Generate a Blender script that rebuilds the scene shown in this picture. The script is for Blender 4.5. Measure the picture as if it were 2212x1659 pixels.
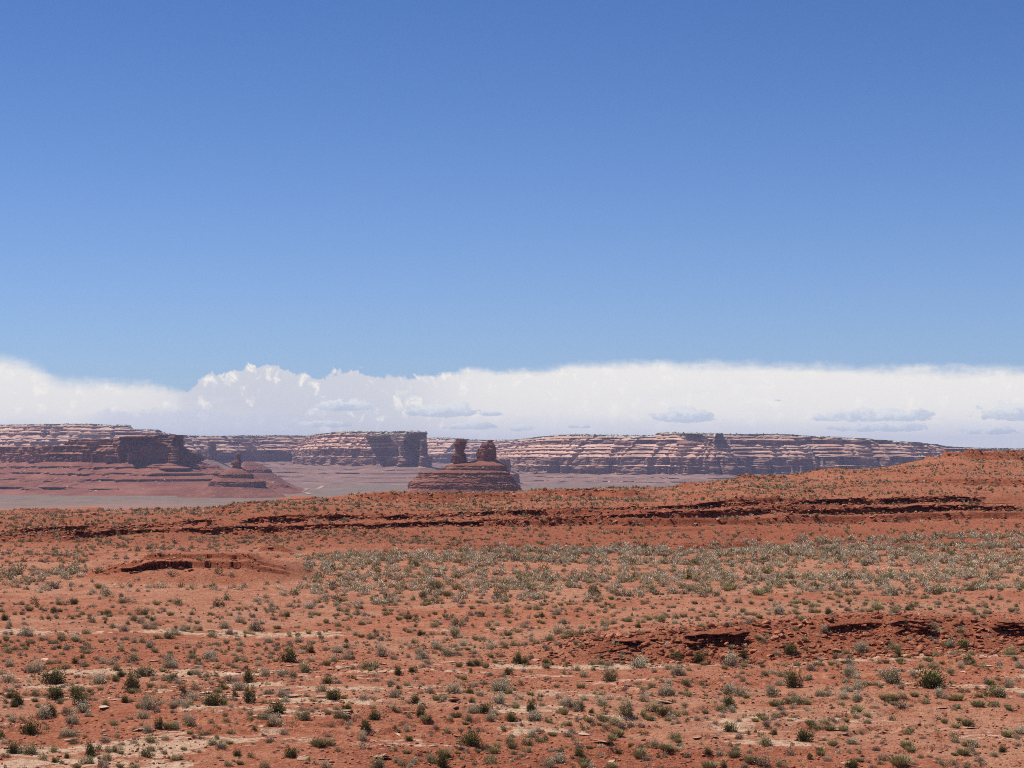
import bpy, math, random
import numpy as np
from mathutils import Vector

for o in list(bpy.data.objects):
    bpy.data.objects.remove(o)
scene = bpy.context.scene
COL = scene.collection
rng = np.random.default_rng(11)
random.seed(11)
RAD = math.radians

# ------------------------------------------------------------------ camera
# all layout numbers below were read off the photograph on a 2212 x 1659 grid
F, HX, HY, HORIZON = 4916.0, 1106.0, 829.5, 985.0
PITCH = math.atan((HORIZON - HY) / F)
cam = bpy.data.cameras.new("camera")
cam.sensor_width = 36.0
cam.lens = 36.0 * F / 2212.0
cam.clip_start, cam.clip_end = 0.5, 60000.0
cam_o = bpy.data.objects.new("camera", cam)
COL.objects.link(cam_o)
cam_o.rotation_euler = (math.pi / 2 + PITCH, 0, 0)
scene.camera = cam_o

# ------------------------------------------------------------------ light
SUN_EL = 60.0
SUN_AZ_VEC = (-0.93, 0.37)          # horizontal direction towards the sun: left, a little behind the buttes
sun_az = math.atan2(SUN_AZ_VEC[0], SUN_AZ_VEC[1])   # clockwise from +Y
sun = bpy.data.lights.new("sun", "SUN")
sun.energy = 5.0
sun.angle = RAD(0.53)
sun.color = (1.0, 0.945, 0.86)
sun_o = bpy.data.objects.new("sun", sun)
COL.objects.link(sun_o)
sun_o.rotation_euler = (RAD(90 - SUN_EL), 0, math.pi - sun_az)

scene.view_settings.view_transform = "Standard"
scene.view_settings.look = "None"
scene.view_settings.exposure = 0.0
scene.view_settings.gamma = 1.0
scene.cycles.volume_bounces = 1
scene.cycles.use_denoising = False
scene.cycles.filter_width = 1.0            # a phone's crisp pixels
scene.cycles.max_bounces = 6
scene.cycles.diffuse_bounces = 3


class NT:
    """small helper for building node trees"""
    def __init__(self, tree):
        self.t = tree

    def n(self, kind, **kw):
        node = self.t.nodes.new(kind)
        for k, v in kw.items():
            setattr(node, k, v)
        return node

    def link(self, a, b):
        self.t.links.new(a, b)

    def put(self, sock, v):
        if isinstance(v, bpy.types.NodeSocket):
            self.link(v, sock)
        else:
            sock.default_value = v

    def m(self, op, a, b=None, c=None, clamp=False):
        node = self.n("ShaderNodeMath", operation=op)
        node.use_clamp = clamp
        self.put(node.inputs[0], a)
        if b is not None:
            self.put(node.inputs[1], b)
        if c is not None:
            self.put(node.inputs[2], c)
        return node.outputs[0]

    def mix(self, f, a, b, blend="MIX"):
        node = self.n("ShaderNodeMix", data_type="RGBA", blend_type=blend)
        self.put(node.inputs[0], f)
        for s, v in ((node.inputs[6], a), (node.inputs[7], b)):
            self.put(s, v if isinstance(v, bpy.types.NodeSocket) else (*v, 1.0))
        return node.outputs[2]

    def smooth(self, v, a, b, lo=0.0, hi=1.0):
        node = self.n("ShaderNodeMapRange", interpolation_type="SMOOTHSTEP")
        self.put(node.inputs[0], v)
        for i, x in zip((1, 2, 3, 4), (a, b, lo, hi)):
            self.put(node.inputs[i], x)
        return node.outputs[0]

    def noise(self, vec, scale, detail=4.0, rough=0.55, dist=0.0):
        node = self.n("ShaderNodeTexNoise")
        self.put(node.inputs["Vector"], vec)
        self.put(node.inputs["Scale"], scale)
        node.inputs["Detail"].default_value = detail
        node.inputs["Roughness"].default_value = rough
        node.inputs["Distortion"].default_value = dist
        return node.outputs["Fac"]

    def xyz(self, x, y, z):
        node = self.n("ShaderNodeCombineXYZ")
        for i, v in enumerate((x, y, z)):
            self.put(node.inputs[i], v)
        return node.outputs[0]

    def ramp(self, f, stops, interp="LINEAR"):
        node = self.n("ShaderNodeValToRGB")
        node.color_ramp.interpolation = interp
        el = node.color_ramp.elements
        while len(el) < len(stops):
            el.new(0.5)
        for e, (p, c) in zip(el, stops):
            e.position = p
            e.color = (*c, 1.0) if len(c) == 3 else c
        self.put(node.inputs[0], f)
        return node.outputs[0]

    def curve(self, f, pts):
        node = self.n("ShaderNodeFloatCurve")
        c = node.mapping.curves[0]
        while len(c.points) < len(pts):
            c.points.new(0.5, 0.5)
        for p, (x, y) in zip(c.points, pts):
            p.location = (x, y)
            p.handle_type = "AUTO"
        node.mapping.update()
        self.put(node.inputs["Value"], f)
        return node.outputs[0]


# ------------------------------------------------------------------ sky with its bank of clouds
def build_world():
    w = bpy.data.worlds.new("World")
    scene.world = w
    w.use_nodes = True
    t = w.node_tree
    t.nodes.clear()
    N = NT(t)
    out = N.n("ShaderNodeOutputWorld")
    bg = N.n("ShaderNodeBackground")
    N.link(bg.outputs[0], out.inputs[0])
    sky = N.n("ShaderNodeTexSky", sky_type="NISHITA")
    sky.sun_disc = False
    sky.sun_elevation = RAD(SUN_EL)
    sky.sun_rotation = sun_az
    sky.altitude = 1600.0
    sky.air_density = 1.0
    sky.dust_density = 0.25
    sky.ozone_density = 2.5
    tc = N.n("ShaderNodeTexCoord")
    sep = N.n("ShaderNodeSeparateXYZ")
    N.link(tc.outputs["Generated"], sep.inputs[0])
    X, Y, Z = sep.outputs
    az = N.m("ARCTAN2", X, Y)
    el = N.m("ARCSINE", Z)
    u = N.m("MULTIPLY_ADD", az, F, HX)          # bearing, 4916 units to the radian
    v = N.m("MULTIPLY", el, F)                  # height above the horizon, same unit
    # clear sky a little deeper than the model sky higher up
    deep = N.smooth(v, 150.0, 1150.0)
    tint = N.mix(deep, (0.61, 0.747, 1.08), (0.385, 0.567, 0.915))
    tint = N.mix(N.smooth(v, 1250.0, 3200.0), tint, (0.60, 0.61, 0.62))     # unseen upper sky: neutral tint added to make the shadow fill warmer
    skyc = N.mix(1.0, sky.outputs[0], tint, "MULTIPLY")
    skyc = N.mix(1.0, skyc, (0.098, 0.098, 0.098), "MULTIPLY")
    # --- top edge of the cloud bank along the bearing
    tops = [(-700, 150), (-250, 205), (-60, 222), (20, 212), (95, 192), (150, 167), (250, 161), (330, 158), (385, 148), (430, 166),
            (490, 178), (545, 190), (600, 196), (645, 182), (690, 172), (745, 186), (850, 174), (950, 173),
            (1015, 193), (1100, 187), (1200, 194), (1300, 205), (1420, 203), (1600, 202), (1750, 198), (2000, 189),
            (2212, 186), (2600, 150), (3200, 110)]
    lo, hi = -700.0, 3200.0
    un = N.m("DIVIDE", N.m("SUBTRACT", u, lo), hi - lo, clamp=True)
    T = N.m("MULTIPLY", N.curve(un, [((x - lo) / (hi - lo), y / 300.0) for x, y in tops]), 300.0)
    soft = N.m("MULTIPLY", N.curve(un, [((x - lo) / (hi - lo), y / 60.0) for x, y in
              [(-700, 40), (0, 30), (200, 26), (380, 22), (430, 5), (700, 5), (900, 8), (1050, 16), (1300, 22), (2212, 26), (3200, 40)]]), 60.0)
    puffy = N.curve(un, [((x - lo) / (hi - lo), y) for x, y in
              [(-700, .3), (200, .25), (380, .5), (430, 1), (750, .95), (950, .5), (1100, .2), (1400, .12), (3200, .15)]])
    uv = N.xyz(N.m("DIVIDE", u, 60.0), N.m("DIVIDE", v, 60.0), 3.1)
    # billows: rounded knobs from inverted voronoi distance
    warp = N.n("ShaderNodeTexNoise")
    warp.inputs["Scale"].default_value = 2.2
    warp.inputs["Detail"].default_value = 5.0
    N.link(uv, warp.inputs["Vector"])
    wv = N.n("ShaderNodeVectorMath", operation="MULTIPLY_ADD")
    N.link(warp.outputs["Color"], wv.inputs[0])
    wv.inputs[1].default_value = (0.7, 0.7, 0.0)
    N.link(uv, wv.inputs[2])

    def knobs(scale):
        vor = N.n("ShaderNodeTexVoronoi", feature="SMOOTH_F1")
        vor.inputs["Scale"].default_value = scale
        vor.inputs["Smoothness"].default_value = 0.35
        N.link(wv.outputs[0], vor.inputs["Vector"])
        return N.m("SUBTRACT", 0.5, vor.outputs["Distance"])
    k1, k2, k3 = knobs(1.5), knobs(3.4), knobs(7.6)
    bill = N.m("MULTIPLY", N.m("MULTIPLY_ADD", k1, 30.0, N.m("MULTIPLY_ADD", k3, 8.0, N.m("MULTIPLY", k2, 15.0))), puffy)
    fib = N.noise(N.xyz(N.m("DIVIDE", u, 120.0), N.m("DIVIDE", v, 30.0), 0.0), 1.0, 6.0, 0.62, 0.3)
    fine = N.noise(uv, 3.0, 6.0, 0.6)
    wisp = N.m("MULTIPLY", N.m("SUBTRACT", fib, 0.5), N.m("MULTIPLY_ADD", puffy, -34.0, 38.0))
    wisp = N.m("MULTIPLY_ADD", N.m("SUBTRACT", fine, 0.5), 16.0, wisp)
    edge = N.m("SUBTRACT", N.m("ADD", N.m("ADD", T, bill), wisp), v)
    dens = N.smooth(edge, N.m("MULTIPLY", soft, -0.4), soft)
    # --- colour inside the bank
    low = N.smooth(N.m("MULTIPLY_ADD", N.m("SUBTRACT", fib, 0.5), 60.0, v), 105.0, 35.0)
    c = N.mix(low, (0.955, 0.925, 0.87), (0.76, 0.775, 0.835))
    lumps = N.m("MULTIPLY", N.smooth(N.m("MULTIPLY_ADD", k3, 0.45, N.m("MULTIPLY_ADD", k2, 0.6, k1)), 0.60, 0.05), N.m("MULTIPLY_ADD", puffy, 0.85, 0.10))
    c = N.mix(lumps, c, (0.635, 0.66, 0.735))
    veil = N.smooth(N.noise(N.xyz(N.m("DIVIDE", u, 300.0), N.m("DIVIDE", v, 60.0), 7.0), 1.0, 5.0, 0.55), 0.5, 0.75, 0.0, 0.40)
    c = N.mix(veil, c, (0.79, 0.80, 0.845))
    # grey shaded shelf at the foot of the left towers
    shelf_n = N.noise(N.xyz(N.m("DIVIDE", u, 70.0), N.m("DIVIDE", v, 40.0), 1.7), 1.0, 5.0, 0.6)
    sh_top = N.m("MULTIPLY_ADD", N.m("SUBTRACT", shelf_n, 0.5), 70.0, 96.0)
    shelf = N.m("MULTIPLY", N.smooth(N.m("SUBTRACT", sh_top, v), -3.0, 8.0),
                N.m("MULTIPLY", N.smooth(u, 170.0, 260.0), N.smooth(u, 760.0, 560.0)))
    c = N.mix(N.m("MULTIPLY", shelf, 0.75), c, (0.64, 0.675, 0.785))
    # small nearer cumulus, flat grey bases and lit heads
    pn = N.noise(N.xyz(N.m("DIVIDE", u, 26.0), N.m("DIVIDE", v, 17.0), 5.5), 1.0, 7.0, 0.66)
    pk = N.m("MULTIPLY_ADD", N.m("SUBTRACT", pn, 0.5), 3.6, 0.0)
    small = None
    head = None
    for (cx, cv, rx, ry) in ((752, 104, 82, 20), (700, 66, 70, 12), (955, 92, 80, 22), (985, 100, 40, 22), (1062, 90, 28, 9), (1130, 58, 34, 13),
                             (1480, 80, 82, 23), (1475, 88, 44, 22), (1885, 80, 150, 22), (1900, 58, 120, 18), (2190, 86, 105, 32),
                             (1250, 62, 26, 6), (1678, 119, 7, 3), (1010, 62, 60, 14), (2120, 50, 60, 14)):
        dx = N.m("DIVIDE", N.m("SUBTRACT", u, cx), rx)
        dy = N.m("DIVIDE", N.m("SUBTRACT", v, cv), ry)
        below = N.m("LESS_THAN", dy, 0.0)
        dy2 = N.m("MULTIPLY", dy, N.m("MULTIPLY_ADD", below, 1.6, 1.0))
        q = N.m("SUBTRACT", 1.0, N.m("ADD", N.m("MULTIPLY", dx, dx), N.m("MULTIPLY", dy2, dy2)))
        q = N.m("ADD", q, pk)
        mk = N.smooth(q, 0.12, 0.36)
        hd = N.m("MULTIPLY", mk, N.smooth(N.m("MULTIPLY_ADD", pk, -0.9, N.m("MULTIPLY_ADD", dx, -0.25, dy)), -0.35, 0.9))
        small = mk if small is None else N.m("MAXIMUM", small, mk)
        head = hd if head is None else N.m("MAXIMUM", head, hd)
    sc = N.mix(head, (0.52, 0.60, 0.73), (0.83, 0.86, 0.88))
    c = N.mix(N.m("MULTIPLY", small, 0.8), c, sc)
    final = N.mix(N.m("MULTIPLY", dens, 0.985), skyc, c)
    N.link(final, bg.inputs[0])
    bg.inputs[1].default_value = 1.0


build_world()

# ------------------------------------------------------------------ numpy noise
_perm = np.random.default_rng(5).permutation(4096)
_grad = np.random.default_rng(6).uniform(-1, 1, 4096)


def vnoise(x, y, seed=0):
    """smooth value noise in -1..1"""
    x, y = np.broadcast_arrays(np.asarray(x, float) + seed * 17.13, np.asarray(y, float) - seed * 9.71)
    xi, yi = np.floor(x).astype(np.int64), np.floor(y).astype(np.int64)
    fx, fy = x - xi, y - yi
    fx, fy = fx * fx * fx * (fx * (fx * 6 - 15) + 10), fy * fy * fy * (fy * (fy * 6 - 15) + 10)

    def h(i, j):
        return _grad[_perm[(_perm[i & 4095] + j) & 4095]]
    a, b, c, d = h(xi, yi), h(xi + 1, yi), h(xi, yi + 1), h(xi + 1, yi + 1)
    return (a + (b - a) * fx) * (1 - fy) + (c + (d - c) * fx) * fy


def fbm(x, y, octaves=4, seed=0, gain=0.5):
    t, a, f = 0.0, 1.0, 1.0
    for o in range(octaves):
        t = t + a * vnoise(x * f, y * f, seed + o * 3)
        a, f = a * gain, f * 2.03
    return t


def sstep(x, a, b):
    t = np.clip((x - a) / (b - a), 0, 1)
    return t * t * (3 - 2 * t)


def blur1(a, n):
    k = np.hanning(n + 2)[1:-1]
    k /= k.sum()
    p = np.pad(a, (n, n), mode="edge")
    return np.convolve(p, k, "same")[n:-n]


# ------------------------------------------------------------------ mesh helpers
def mesh_obj(name, verts, faces, mat, parent=None, attrs=None, smooth=True):
    """faces: (n,3) or (n,4) int array"""
    me = bpy.data.meshes.new(name)
    verts = np.ascontiguousarray(verts, np.float32)
    faces = np.ascontiguousarray(faces, np.int32)
    nf, k = faces.shape
    me.vertices.add(len(verts))
    me.vertices.foreach_set("co", verts.ravel())
    me.loops.add(nf * k)
    me.loops.foreach_set("vertex_index", faces.ravel())
    me.polygons.add(nf)
    me.polygons.foreach_set("loop_start", np.arange(0, nf * k, k, dtype=np.int32))
    if smooth:
        me.polygons.foreach_set("use_smooth", np.ones(nf, bool))
    for an, arr in (attrs or {}).items():
        at = me.attributes.new(an, "FLOAT", "POINT")
        at.data.foreach_set("value", np.ascontiguousarray(arr, np.float32))
    me.materials.append(mat)
    me.update(calc_edges=True)
    o = bpy.data.objects.new(name, me)
    COL.objects.link(o)
    if parent is not None:
        o.parent = parent
    return o


def grid_faces(nr, nc, close=False):
    r = np.arange(nr - 1)[:, None]
    c = np.arange(nc if close else nc - 1)[None, :]
    c2 = (c + 1) % nc
    return np.stack([r * nc + c, r * nc + c2, (r + 1) * nc + c2, (r + 1) * nc + c], -1).reshape(-1, 4)


def tag(o, label=None, cat=None, group=None, kind=None):
    if label:
        o["label"] = label
    if cat:
        o["category"] = cat
    if group:
        o["group"] = group
    if kind:
        o["kind"] = kind
    return o


def empty(name, loc, rz=0.0):
    o = bpy.data.objects.new(name, None)
    o.empty_display_size = 0.2
    o.location = loc
    o.rotation_euler = (0, 0, rz)
    COL.objects.link(o)
    return o


def ray(x, y):
    """sight line of a photo position -> (X/Y, Z/Y)"""
    v = HY - y
    dy = F * math.cos(PITCH) - v * math.sin(PITCH)
    return (x - HX) / dy, (F * math.sin(PITCH) + v * math.cos(PITCH)) / dy


def project(P):
    """world points -> photo grid x, y"""
    X, Y, Z = P[..., 0], P[..., 1], P[..., 2]
    d = Y * math.cos(PITCH) + Z * math.sin(PITCH)
    up = -Y * math.sin(PITCH) + Z * math.cos(PITCH)
    return HX + F * X / d, HY - F * up / d


# ------------------------------------------------------------------ materials
def new_mat(name, rough=0.9):
    m = bpy.data.materials.new(name)
    m.use_nodes = True
    N = NT(m.node_tree)
    b = m.node_tree.nodes["Principled BSDF"]
    b.inputs["Roughness"].default_value = rough
    b.inputs["Specular IOR Level"].default_value = 0.15
    return m, N, b


def attr(N, name):
    a = N.n("ShaderNodeAttribute")
    a.attribute_name = name
    return a.outputs["Fac"]


def ground_material():
    m, N, b = new_mat("desert_soil", 0.95)
    co = N.n("ShaderNodeTexCoord").outputs["Object"]
    big = N.noise(co, 0.045, 5.0, 0.6)
    mid = N.noise(co, 0.4, 6.0, 0.62)
    small = N.noise(co, 3.2, 6.0, 0.68)
    grit = N.noise(co, 8.0, 4.0, 0.75)
    c = N.ramp(mid, [(0.30, (0.33, 0.104, 0.054)), (0.52, (0.45, 0.158, 0.088)), (0.70, (0.53, 0.228, 0.134))])
    c = N.mix(N.smooth(big, 0.40, 0.66, 0.0, 0.55), c, (0.365, 0.104, 0.050))
    c = N.mix(N.m("MULTIPLY", attr(N, "crust"), N.smooth(mid, 0.3, 0.6)), c, (0.50, 0.235, 0.145))
    c = N.mix(N.m("MULTIPLY", attr(N, "red"), 0.85), c, (0.300, 0.082, 0.040))
    c = N.mix(N.smooth(small, 0.52, 0.70, 0.0, 0.75), c, (0.58, 0.275, 0.145))
    c = N.mix(N.smooth(small, 0.46, 0.30, 0.0, 0.75), c, (0.21, 0.062, 0.032))
    c = N.mix(N.smooth(grit, 0.54, 0.66, 0.0, 0.65), c, (0.68, 0.39, 0.235))
    c = N.mix(N.smooth(grit, 0.45, 0.33, 0.0, 0.65), c, (0.17, 0.055, 0.03))
    # pale sandstone showing through
    sl = attr(N, "slab")
    sn = N.m("MULTIPLY_ADD", N.m("SUBTRACT", small, 0.5), 1.3, sl)
    pale = N.ramp(small, [(0.3, (0.46, 0.26, 0.165)), (0.5, (0.64, 0.42, 0.285)), (0.7, (0.76, 0.57, 0.42))])
    c = N.mix(N.smooth(sn, 0.38, 0.66, 0.0, 0.92), c, pale)
    # steep ledge faces: bare dark red mudstone in thin beds
    sep = N.n("ShaderNodeSeparateXYZ")
    N.link(co, sep.inputs[0])
    bed = N.noise(N.xyz(N.m("MULTIPLY", sep.outputs[0], 0.35), N.m("MULTIPLY", sep.outputs[1], 0.35), N.m("MULTIPLY", sep.outputs[2], 7.0)), 1.0, 4.0, 0.6)
    rock = N.ramp(bed, [(0.35, (0.19, 0.05, 0.026)), (0.55, (0.31, 0.088, 0.042)), (0.72, (0.42, 0.15, 0.078))])
    c = N.mix(attr(N, "face"), c, rock)
    # valley floor far below: grey green scrub over reddish soil
    vb = N.noise(N.xyz(N.m("MULTIPLY", sep.outputs[0], 0.004), N.m("MULTIPLY", sep.outputs[1], 0.0016), 0.0), 1.0, 8.0, 0.62)
    vs = N.noise(N.xyz(N.m("MULTIPLY", sep.outputs[0], 0.05), N.m("MULTIPLY", sep.outputs[1], 0.02), 0.0), 1.0, 5.0, 0.7)
    vc = N.ramp(vb, [(0.36, (0.265, 0.155, 0.125)), (0.5, (0.20, 0.152, 0.118)), (0.64, (0.29, 0.165, 0.130))])
    vc = N.mix(N.smooth(vs, 0.5, 0.66, 0.0, 0.7), vc, (0.105, 0.10, 0.07))
    vc = N.mix(N.smooth(vs, 0.42, 0.28, 0.0, 0.5), vc, (0.38, 0.25, 0.19))
    c = N.mix(attr(N, "far"), c, vc)
    N.link(c, b.inputs["Base Color"])
    bump = N.n("ShaderNodeBump")
    bump.inputs["Strength"].default_value = 1.0
    bump.inputs["Distance"].default_value = 0.22
    N.link(N.m("ADD", small, N.m("MULTIPLY", grit, 0.45)), bump.inputs["Height"])
    N.link(bump.outputs[0], b.inputs["Normal"])
    return m


def rock_material(name, dark, midc, light, scale=3.0, rand=True):
    m, N, b = new_mat(name, 0.92)
    co = N.n("ShaderNodeTexCoord").outputs["Object"]
    n1 = N.noise(co, scale, 5.0, 0.65)
    c = N.ramp(n1, [(0.3, dark), (0.5, midc), (0.7, light)])
    if rand:
        v = attr(N, "tint")
        c = N.mix(1.0, c, N.ramp(v, [(0.0, (0.72, 0.66, 0.62)), (0.6, (1.0, 1.0, 1.0)), (1.0, (1.45, 1.6, 1.7))]), "MULTIPLY")
    N.link(c, b.inputs["Base Color"])
    bump = N.n("ShaderNodeBump")
    bump.inputs["Distance"].default_value = 0.05
    N.link(N.noise(co, scale * 3, 4.0, 0.7), bump.inputs["Height"])
    N.link(bump.outputs[0], b.inputs["Normal"])
    return m


def leaf_material(name, a, bcol, tip, stem):
    """tint attribute: 0 woody .. 1 tip"""
    m, N, b = new_mat(name, 0.8)
    v = attr(N, "tint")
    oi = N.n("ShaderNodeObjectInfo").outputs["Random"]
    c = N.ramp(v, [(0.0, stem), (0.28, a), (0.65, bcol), (1.0, tip)])
    c = N.mix(1.0, c, N.ramp(oi, [(0.0, (0.82, 0.82, 0.80)), (0.5, (1.0, 1.0, 1.0)), (1.0, (1.18, 1.14, 1.1))]), "MULTIPLY")
    N.link(c, b.inputs["Base Color"])
    return m


MAT_GROUND = ground_material()
MAT_ROCK = rock_material("red_sandstone_rock", (0.20, 0.062, 0.034), (0.36, 0.125, 0.066), (0.50, 0.225, 0.13), 4.0)
MAT_PALE = rock_material("pale_sandstone", (0.50, 0.32, 0.23), (0.64, 0.455, 0.345), (0.76, 0.60, 0.48), 3.0)
MAT_DUSTY = rock_material("dusty_sandstone", (0.36, 0.19, 0.12), (0.52, 0.315, 0.215), (0.66, 0.46, 0.34), 2.5)
MAT_LEAF = {
    "g": leaf_material("silver_grey_foliage", (0.36, 0.31, 0.20), (0.58, 0.52, 0.36), (0.78, 0.72, 0.54), (0.12, 0.085, 0.055)),
    "d": leaf_material("dark_green_foliage", (0.085, 0.082, 0.030), (0.150, 0.148, 0.050), (0.28, 0.27, 0.095), (0.07, 0.05, 0.03)),
    "o": leaf_material("olive_grey_foliage", (0.23, 0.205, 0.105), (0.38, 0.345, 0.18), (0.58, 0.53, 0.30), (0.11, 0.08, 0.05)),
    "b": leaf_material("dry_brown_grey_twigs", (0.23, 0.18, 0.125), (0.37, 0.30, 0.22), (0.55, 0.47, 0.36), (0.11, 0.075, 0.055)),
    "y": leaf_material("straw_green_grass", (0.26, 0.23, 0.105), (0.43, 0.39, 0.19), (0.64, 0.58, 0.33), (0.13, 0.10, 0.055)),
}
MAT_STEM = rock_material("grey_brown_wood", (0.10, 0.07, 0.05), (0.16, 0.12, 0.09), (0.24, 0.19, 0.15), 9.0, rand=False)

# ------------------------------------------------------------------ ground: one sheet from under the viewer to the far valley
# each line: list of (photo x, photo y, distance Y) describing where a terrain line runs
LINES = [
    [(-900, 1690, 75), (1106, 1690, 75), (3100, 1690, 75)],
    [(-900, 1520, 93), (1106, 1512, 94), (3100, 1505, 95)],
    [(-900, 1440, 110), (600, 1438, 110), (1150, 1432, 111), (1500, 1418, 113), (1900, 1413, 114), (2212, 1404, 115), (3100, 1395, 116)],
    [(-900, 1405, 117), (600, 1402, 117), (1080, 1396, 117), (1200, 1384, 116.6), (1400, 1362, 117.2), (1600, 1346, 117.5), (1800, 1340, 118), (2212, 1338, 119.5), (3100, 1336, 120)],
    [(-900, 1345, 131), (600, 1338, 133), (1100, 1334, 134), (1500, 1318, 131), (1800, 1311, 132), (2212, 1300, 134), (3100, 1295, 135)],
    [(-900, 1290, 150), (300, 1288, 152), (1100, 1290, 150), (1700, 1283, 152), (2212, 1272, 154), (3100, 1265, 155)],
    [(-900, 1240, 180), (200, 1236, 186), (600, 1205, 210), (1100, 1186, 230), (1500, 1178, 238), (1900, 1160, 248), (2212, 1146, 256), (3100, 1130, 265)],
    [(-900, 1176, 222), (0, 1168, 232), (400, 1152, 238), (600, 1145, 243), (1000, 1134, 250), (1300, 1127, 254), (1560, 1115, 257), (1750, 1112, 266), (2212, 1112, 276), (3100, 1108, 285)],
    [(-900, 1152, 232), (0, 1140, 245), (400, 1118, 250), (600, 1101, 254), (1000, 1101, 262), (1300, 1094, 267), (1560, 1078, 270), (1750, 1072, 279), (2212, 1066, 290), (3100, 1060, 300)],
    [(-900, 1110, 275), (0, 1106, 292), (150, 1103, 296), (300, 1099, 300), (450, 1092, 304), (600, 1085, 308), (700, 1077, 312), (800, 1067, 318), (900, 1060, 324), (1200, 1055, 332), (1400, 1048, 338), (1500, 1041, 342),
     (1600, 1029, 348), (1680, 1022, 352), (1750, 1016, 356), (1900, 1003, 368), (1985, 993, 376), (2040, 979, 384), (2075, 973, 390), (2212, 971, 400), (3100, 966, 420)],
]


def build_ground_grid():
    s_in = np.linspace(ray(-60, 1200)[0], ray(2272, 1200)[0], 1180)
    s_l = np.linspace(-1.2, s_in[0], 90)[:-1]
    s_r = np.linspace(s_in[-1], 1.2, 90)[1:]
    s = np.concatenate([s_l, s_in, s_r])
    xs = s * F + HX
    Yk, Zk = [], []
    for L in LINES:
        a = np.array(L, float)
        ss = np.array([ray(x, y)[0] for x, y, d in L])
        zz = np.array([ray(x, y)[1] * d for x, y, d in L])
        Yk.append(blur1(np.interp(s, ss, a[:, 2]), 12))
        Zk.append(blur1(np.interp(s, ss, zz), 12))
    one = np.ones_like(s)
    # in front of the photograph: the roadside bank the viewer stands on
    Yk = [-30 * one, 2 * one, 12 * one, 30 * one, 50 * one] + Yk
    Zk = [-1.7 * one, -1.7 * one, -2.6 * one, -6.6 * one, -9.9 * one] + Zk
    # behind the crest: down to the valley
    crest_Y, crest_Z = Yk[-1], Zk[-1]
    Yk += [crest_Y + 40, 640 * one, 1100 * one, 1700 * one, 3000 * one, 6000 * one, 11000 * one]
    Zk += [crest_Z - 2.6, -30 - 0.1 * abs(crest_Z), -47 * one, -50 * one, -50.5 * one, -51 * one, -51 * one]
    rows = [6, 6, 10, 10, 26, 190, 170, 110, 90, 90, 260, 90, 130, 130, 30, 30, 24, 24, 60, 30, 12]
    Yr, Zr, seg, tt = [], [], [], []
    for k in range(len(Yk) - 1):
        t = np.linspace(0, 1, rows[k], endpoint=(k == len(Yk) - 2))
        for ti in t:
            seg.append(k)
            tt.append(ti)
            Yr.append(Yk[k] + (Yk[k + 1] - Yk[k]) * ti)
            Zr.append(Zk[k] + (Zk[k + 1] - Zk[k]) * ti)
    Y, Z = np.array(Yr), np.array(Zr)
    seg, tt = np.array(seg), np.array(tt)
    # round off the kinks between stations (along distance)
    for _ in range(1):
        nn = 7
        k = np.hanning(nn * 2 + 3)[1:-1]
        k /= k.sum()
        P = np.pad(Z, ((nn, nn), (0, 0)), mode="edge")
        Z = sum(k[i] * P[i:i + len(Z)] for i in range(2 * nn + 1))
    X = s[None, :] * np.maximum(Y, 30.0)
    face = np.zeros_like(Z)
    n_pre = 5
    i_bank, i_ledge = n_pre + 2, n_pre + 7
    # --- the wash bank at the right: talus, then a broken cliff with hollows
    r = np.where(seg == i_bank)[0]
    t = tt[r][:, None]
    xr = X[r]
    on = sstep(xs, 1120, 1330)[None, :]
    Y0, Y1, Z0, Z1 = Yk[i_bank][None], Yk[i_bank + 1][None], Zk[i_bank][None], Zk[i_bank + 1][None]
    fy = np.interp(t, [0, 0.30, 0.42, 0.78, 0.9, 1], [0, 0.62, 0.70, 0.74, 0.82, 1.0])
    fz = np.interp(t, [0, 0.30, 0.42, 0.78, 0.9, 1], [0, 0.34, 0.42, 0.90, 0.965, 1.0])
    rag = sstep(vnoise(xr / 2.6, 0.0 * xr, 31) + 0.35 * vnoise(xr / 0.9, 0 * xr, 32), -0.35, 0.25) * sstep(xs, 1200, 1420)[None, :]
    yy = Y0 + (Y1 - Y0) * fy
    zz = Z0 + (Z1 - Z0) * fz
    yy = t * (Y1 - Y0) * (1 - rag) + (yy - Y0) * rag + Y0
    zz = t * (Z1 - Z0) * (1 - rag) + (zz - Z0) * rag + Z0
    cl = np.exp(-((t - 0.60) / 0.20) ** 4) * rag
    tc0 = 0.54 + 0.10 * vnoise(xr / 3.0, 0 * xr, 46)
    hollow = sstep(fbm(xr / 1.9, t * 2.5, 3, 41), -0.05, 0.55) * np.exp(-((t - tc0) / 0.11) ** 2)
    big = np.exp(-((xs - 1842) / 62.0) ** 4)[None, :] * np.exp(-((t - 0.57) / 0.17) ** 4)
    blocks = fbm(xr / 1.1, zz / 0.28, 3, 43) + 0.6 * fbm(xr / 0.35, zz / 0.10, 2, 44)
    yy = yy + cl * (0.50 * blocks + 0.42 * hollow + 0.25 * np.sign(np.sin(zz * 16 + 2 * vnoise(xr / 1.5, zz, 3)))) + 1.25 * big - 0.25 * cl
    face[r] = np.clip(cl * 1.2 + big, 0, 1) * on
    Y[r] = yy * on + Y[r] * (1 - on)
    Z[r] = zz * on + Z[r] * (1 - on)
    # --- the two hard ledges along the ridge
    r = np.where(seg == i_ledge)[0]
    t = tt[r][:, None]
    Y0, Y1, Z0, Z1 = Yk[i_ledge][None], Yk[i_ledge + 1][None], Zk[i_ledge][None], Zk[i_ledge + 1][None]
    xr = X[r]
    wob = 0.06 * vnoise(xr / 14.0, 0 * xr, 51)
    tw = np.clip(t + wob * np.sin(t * np.pi), 0, 1)
    ky = [0, .20, .40, .60, .80, 1]
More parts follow.
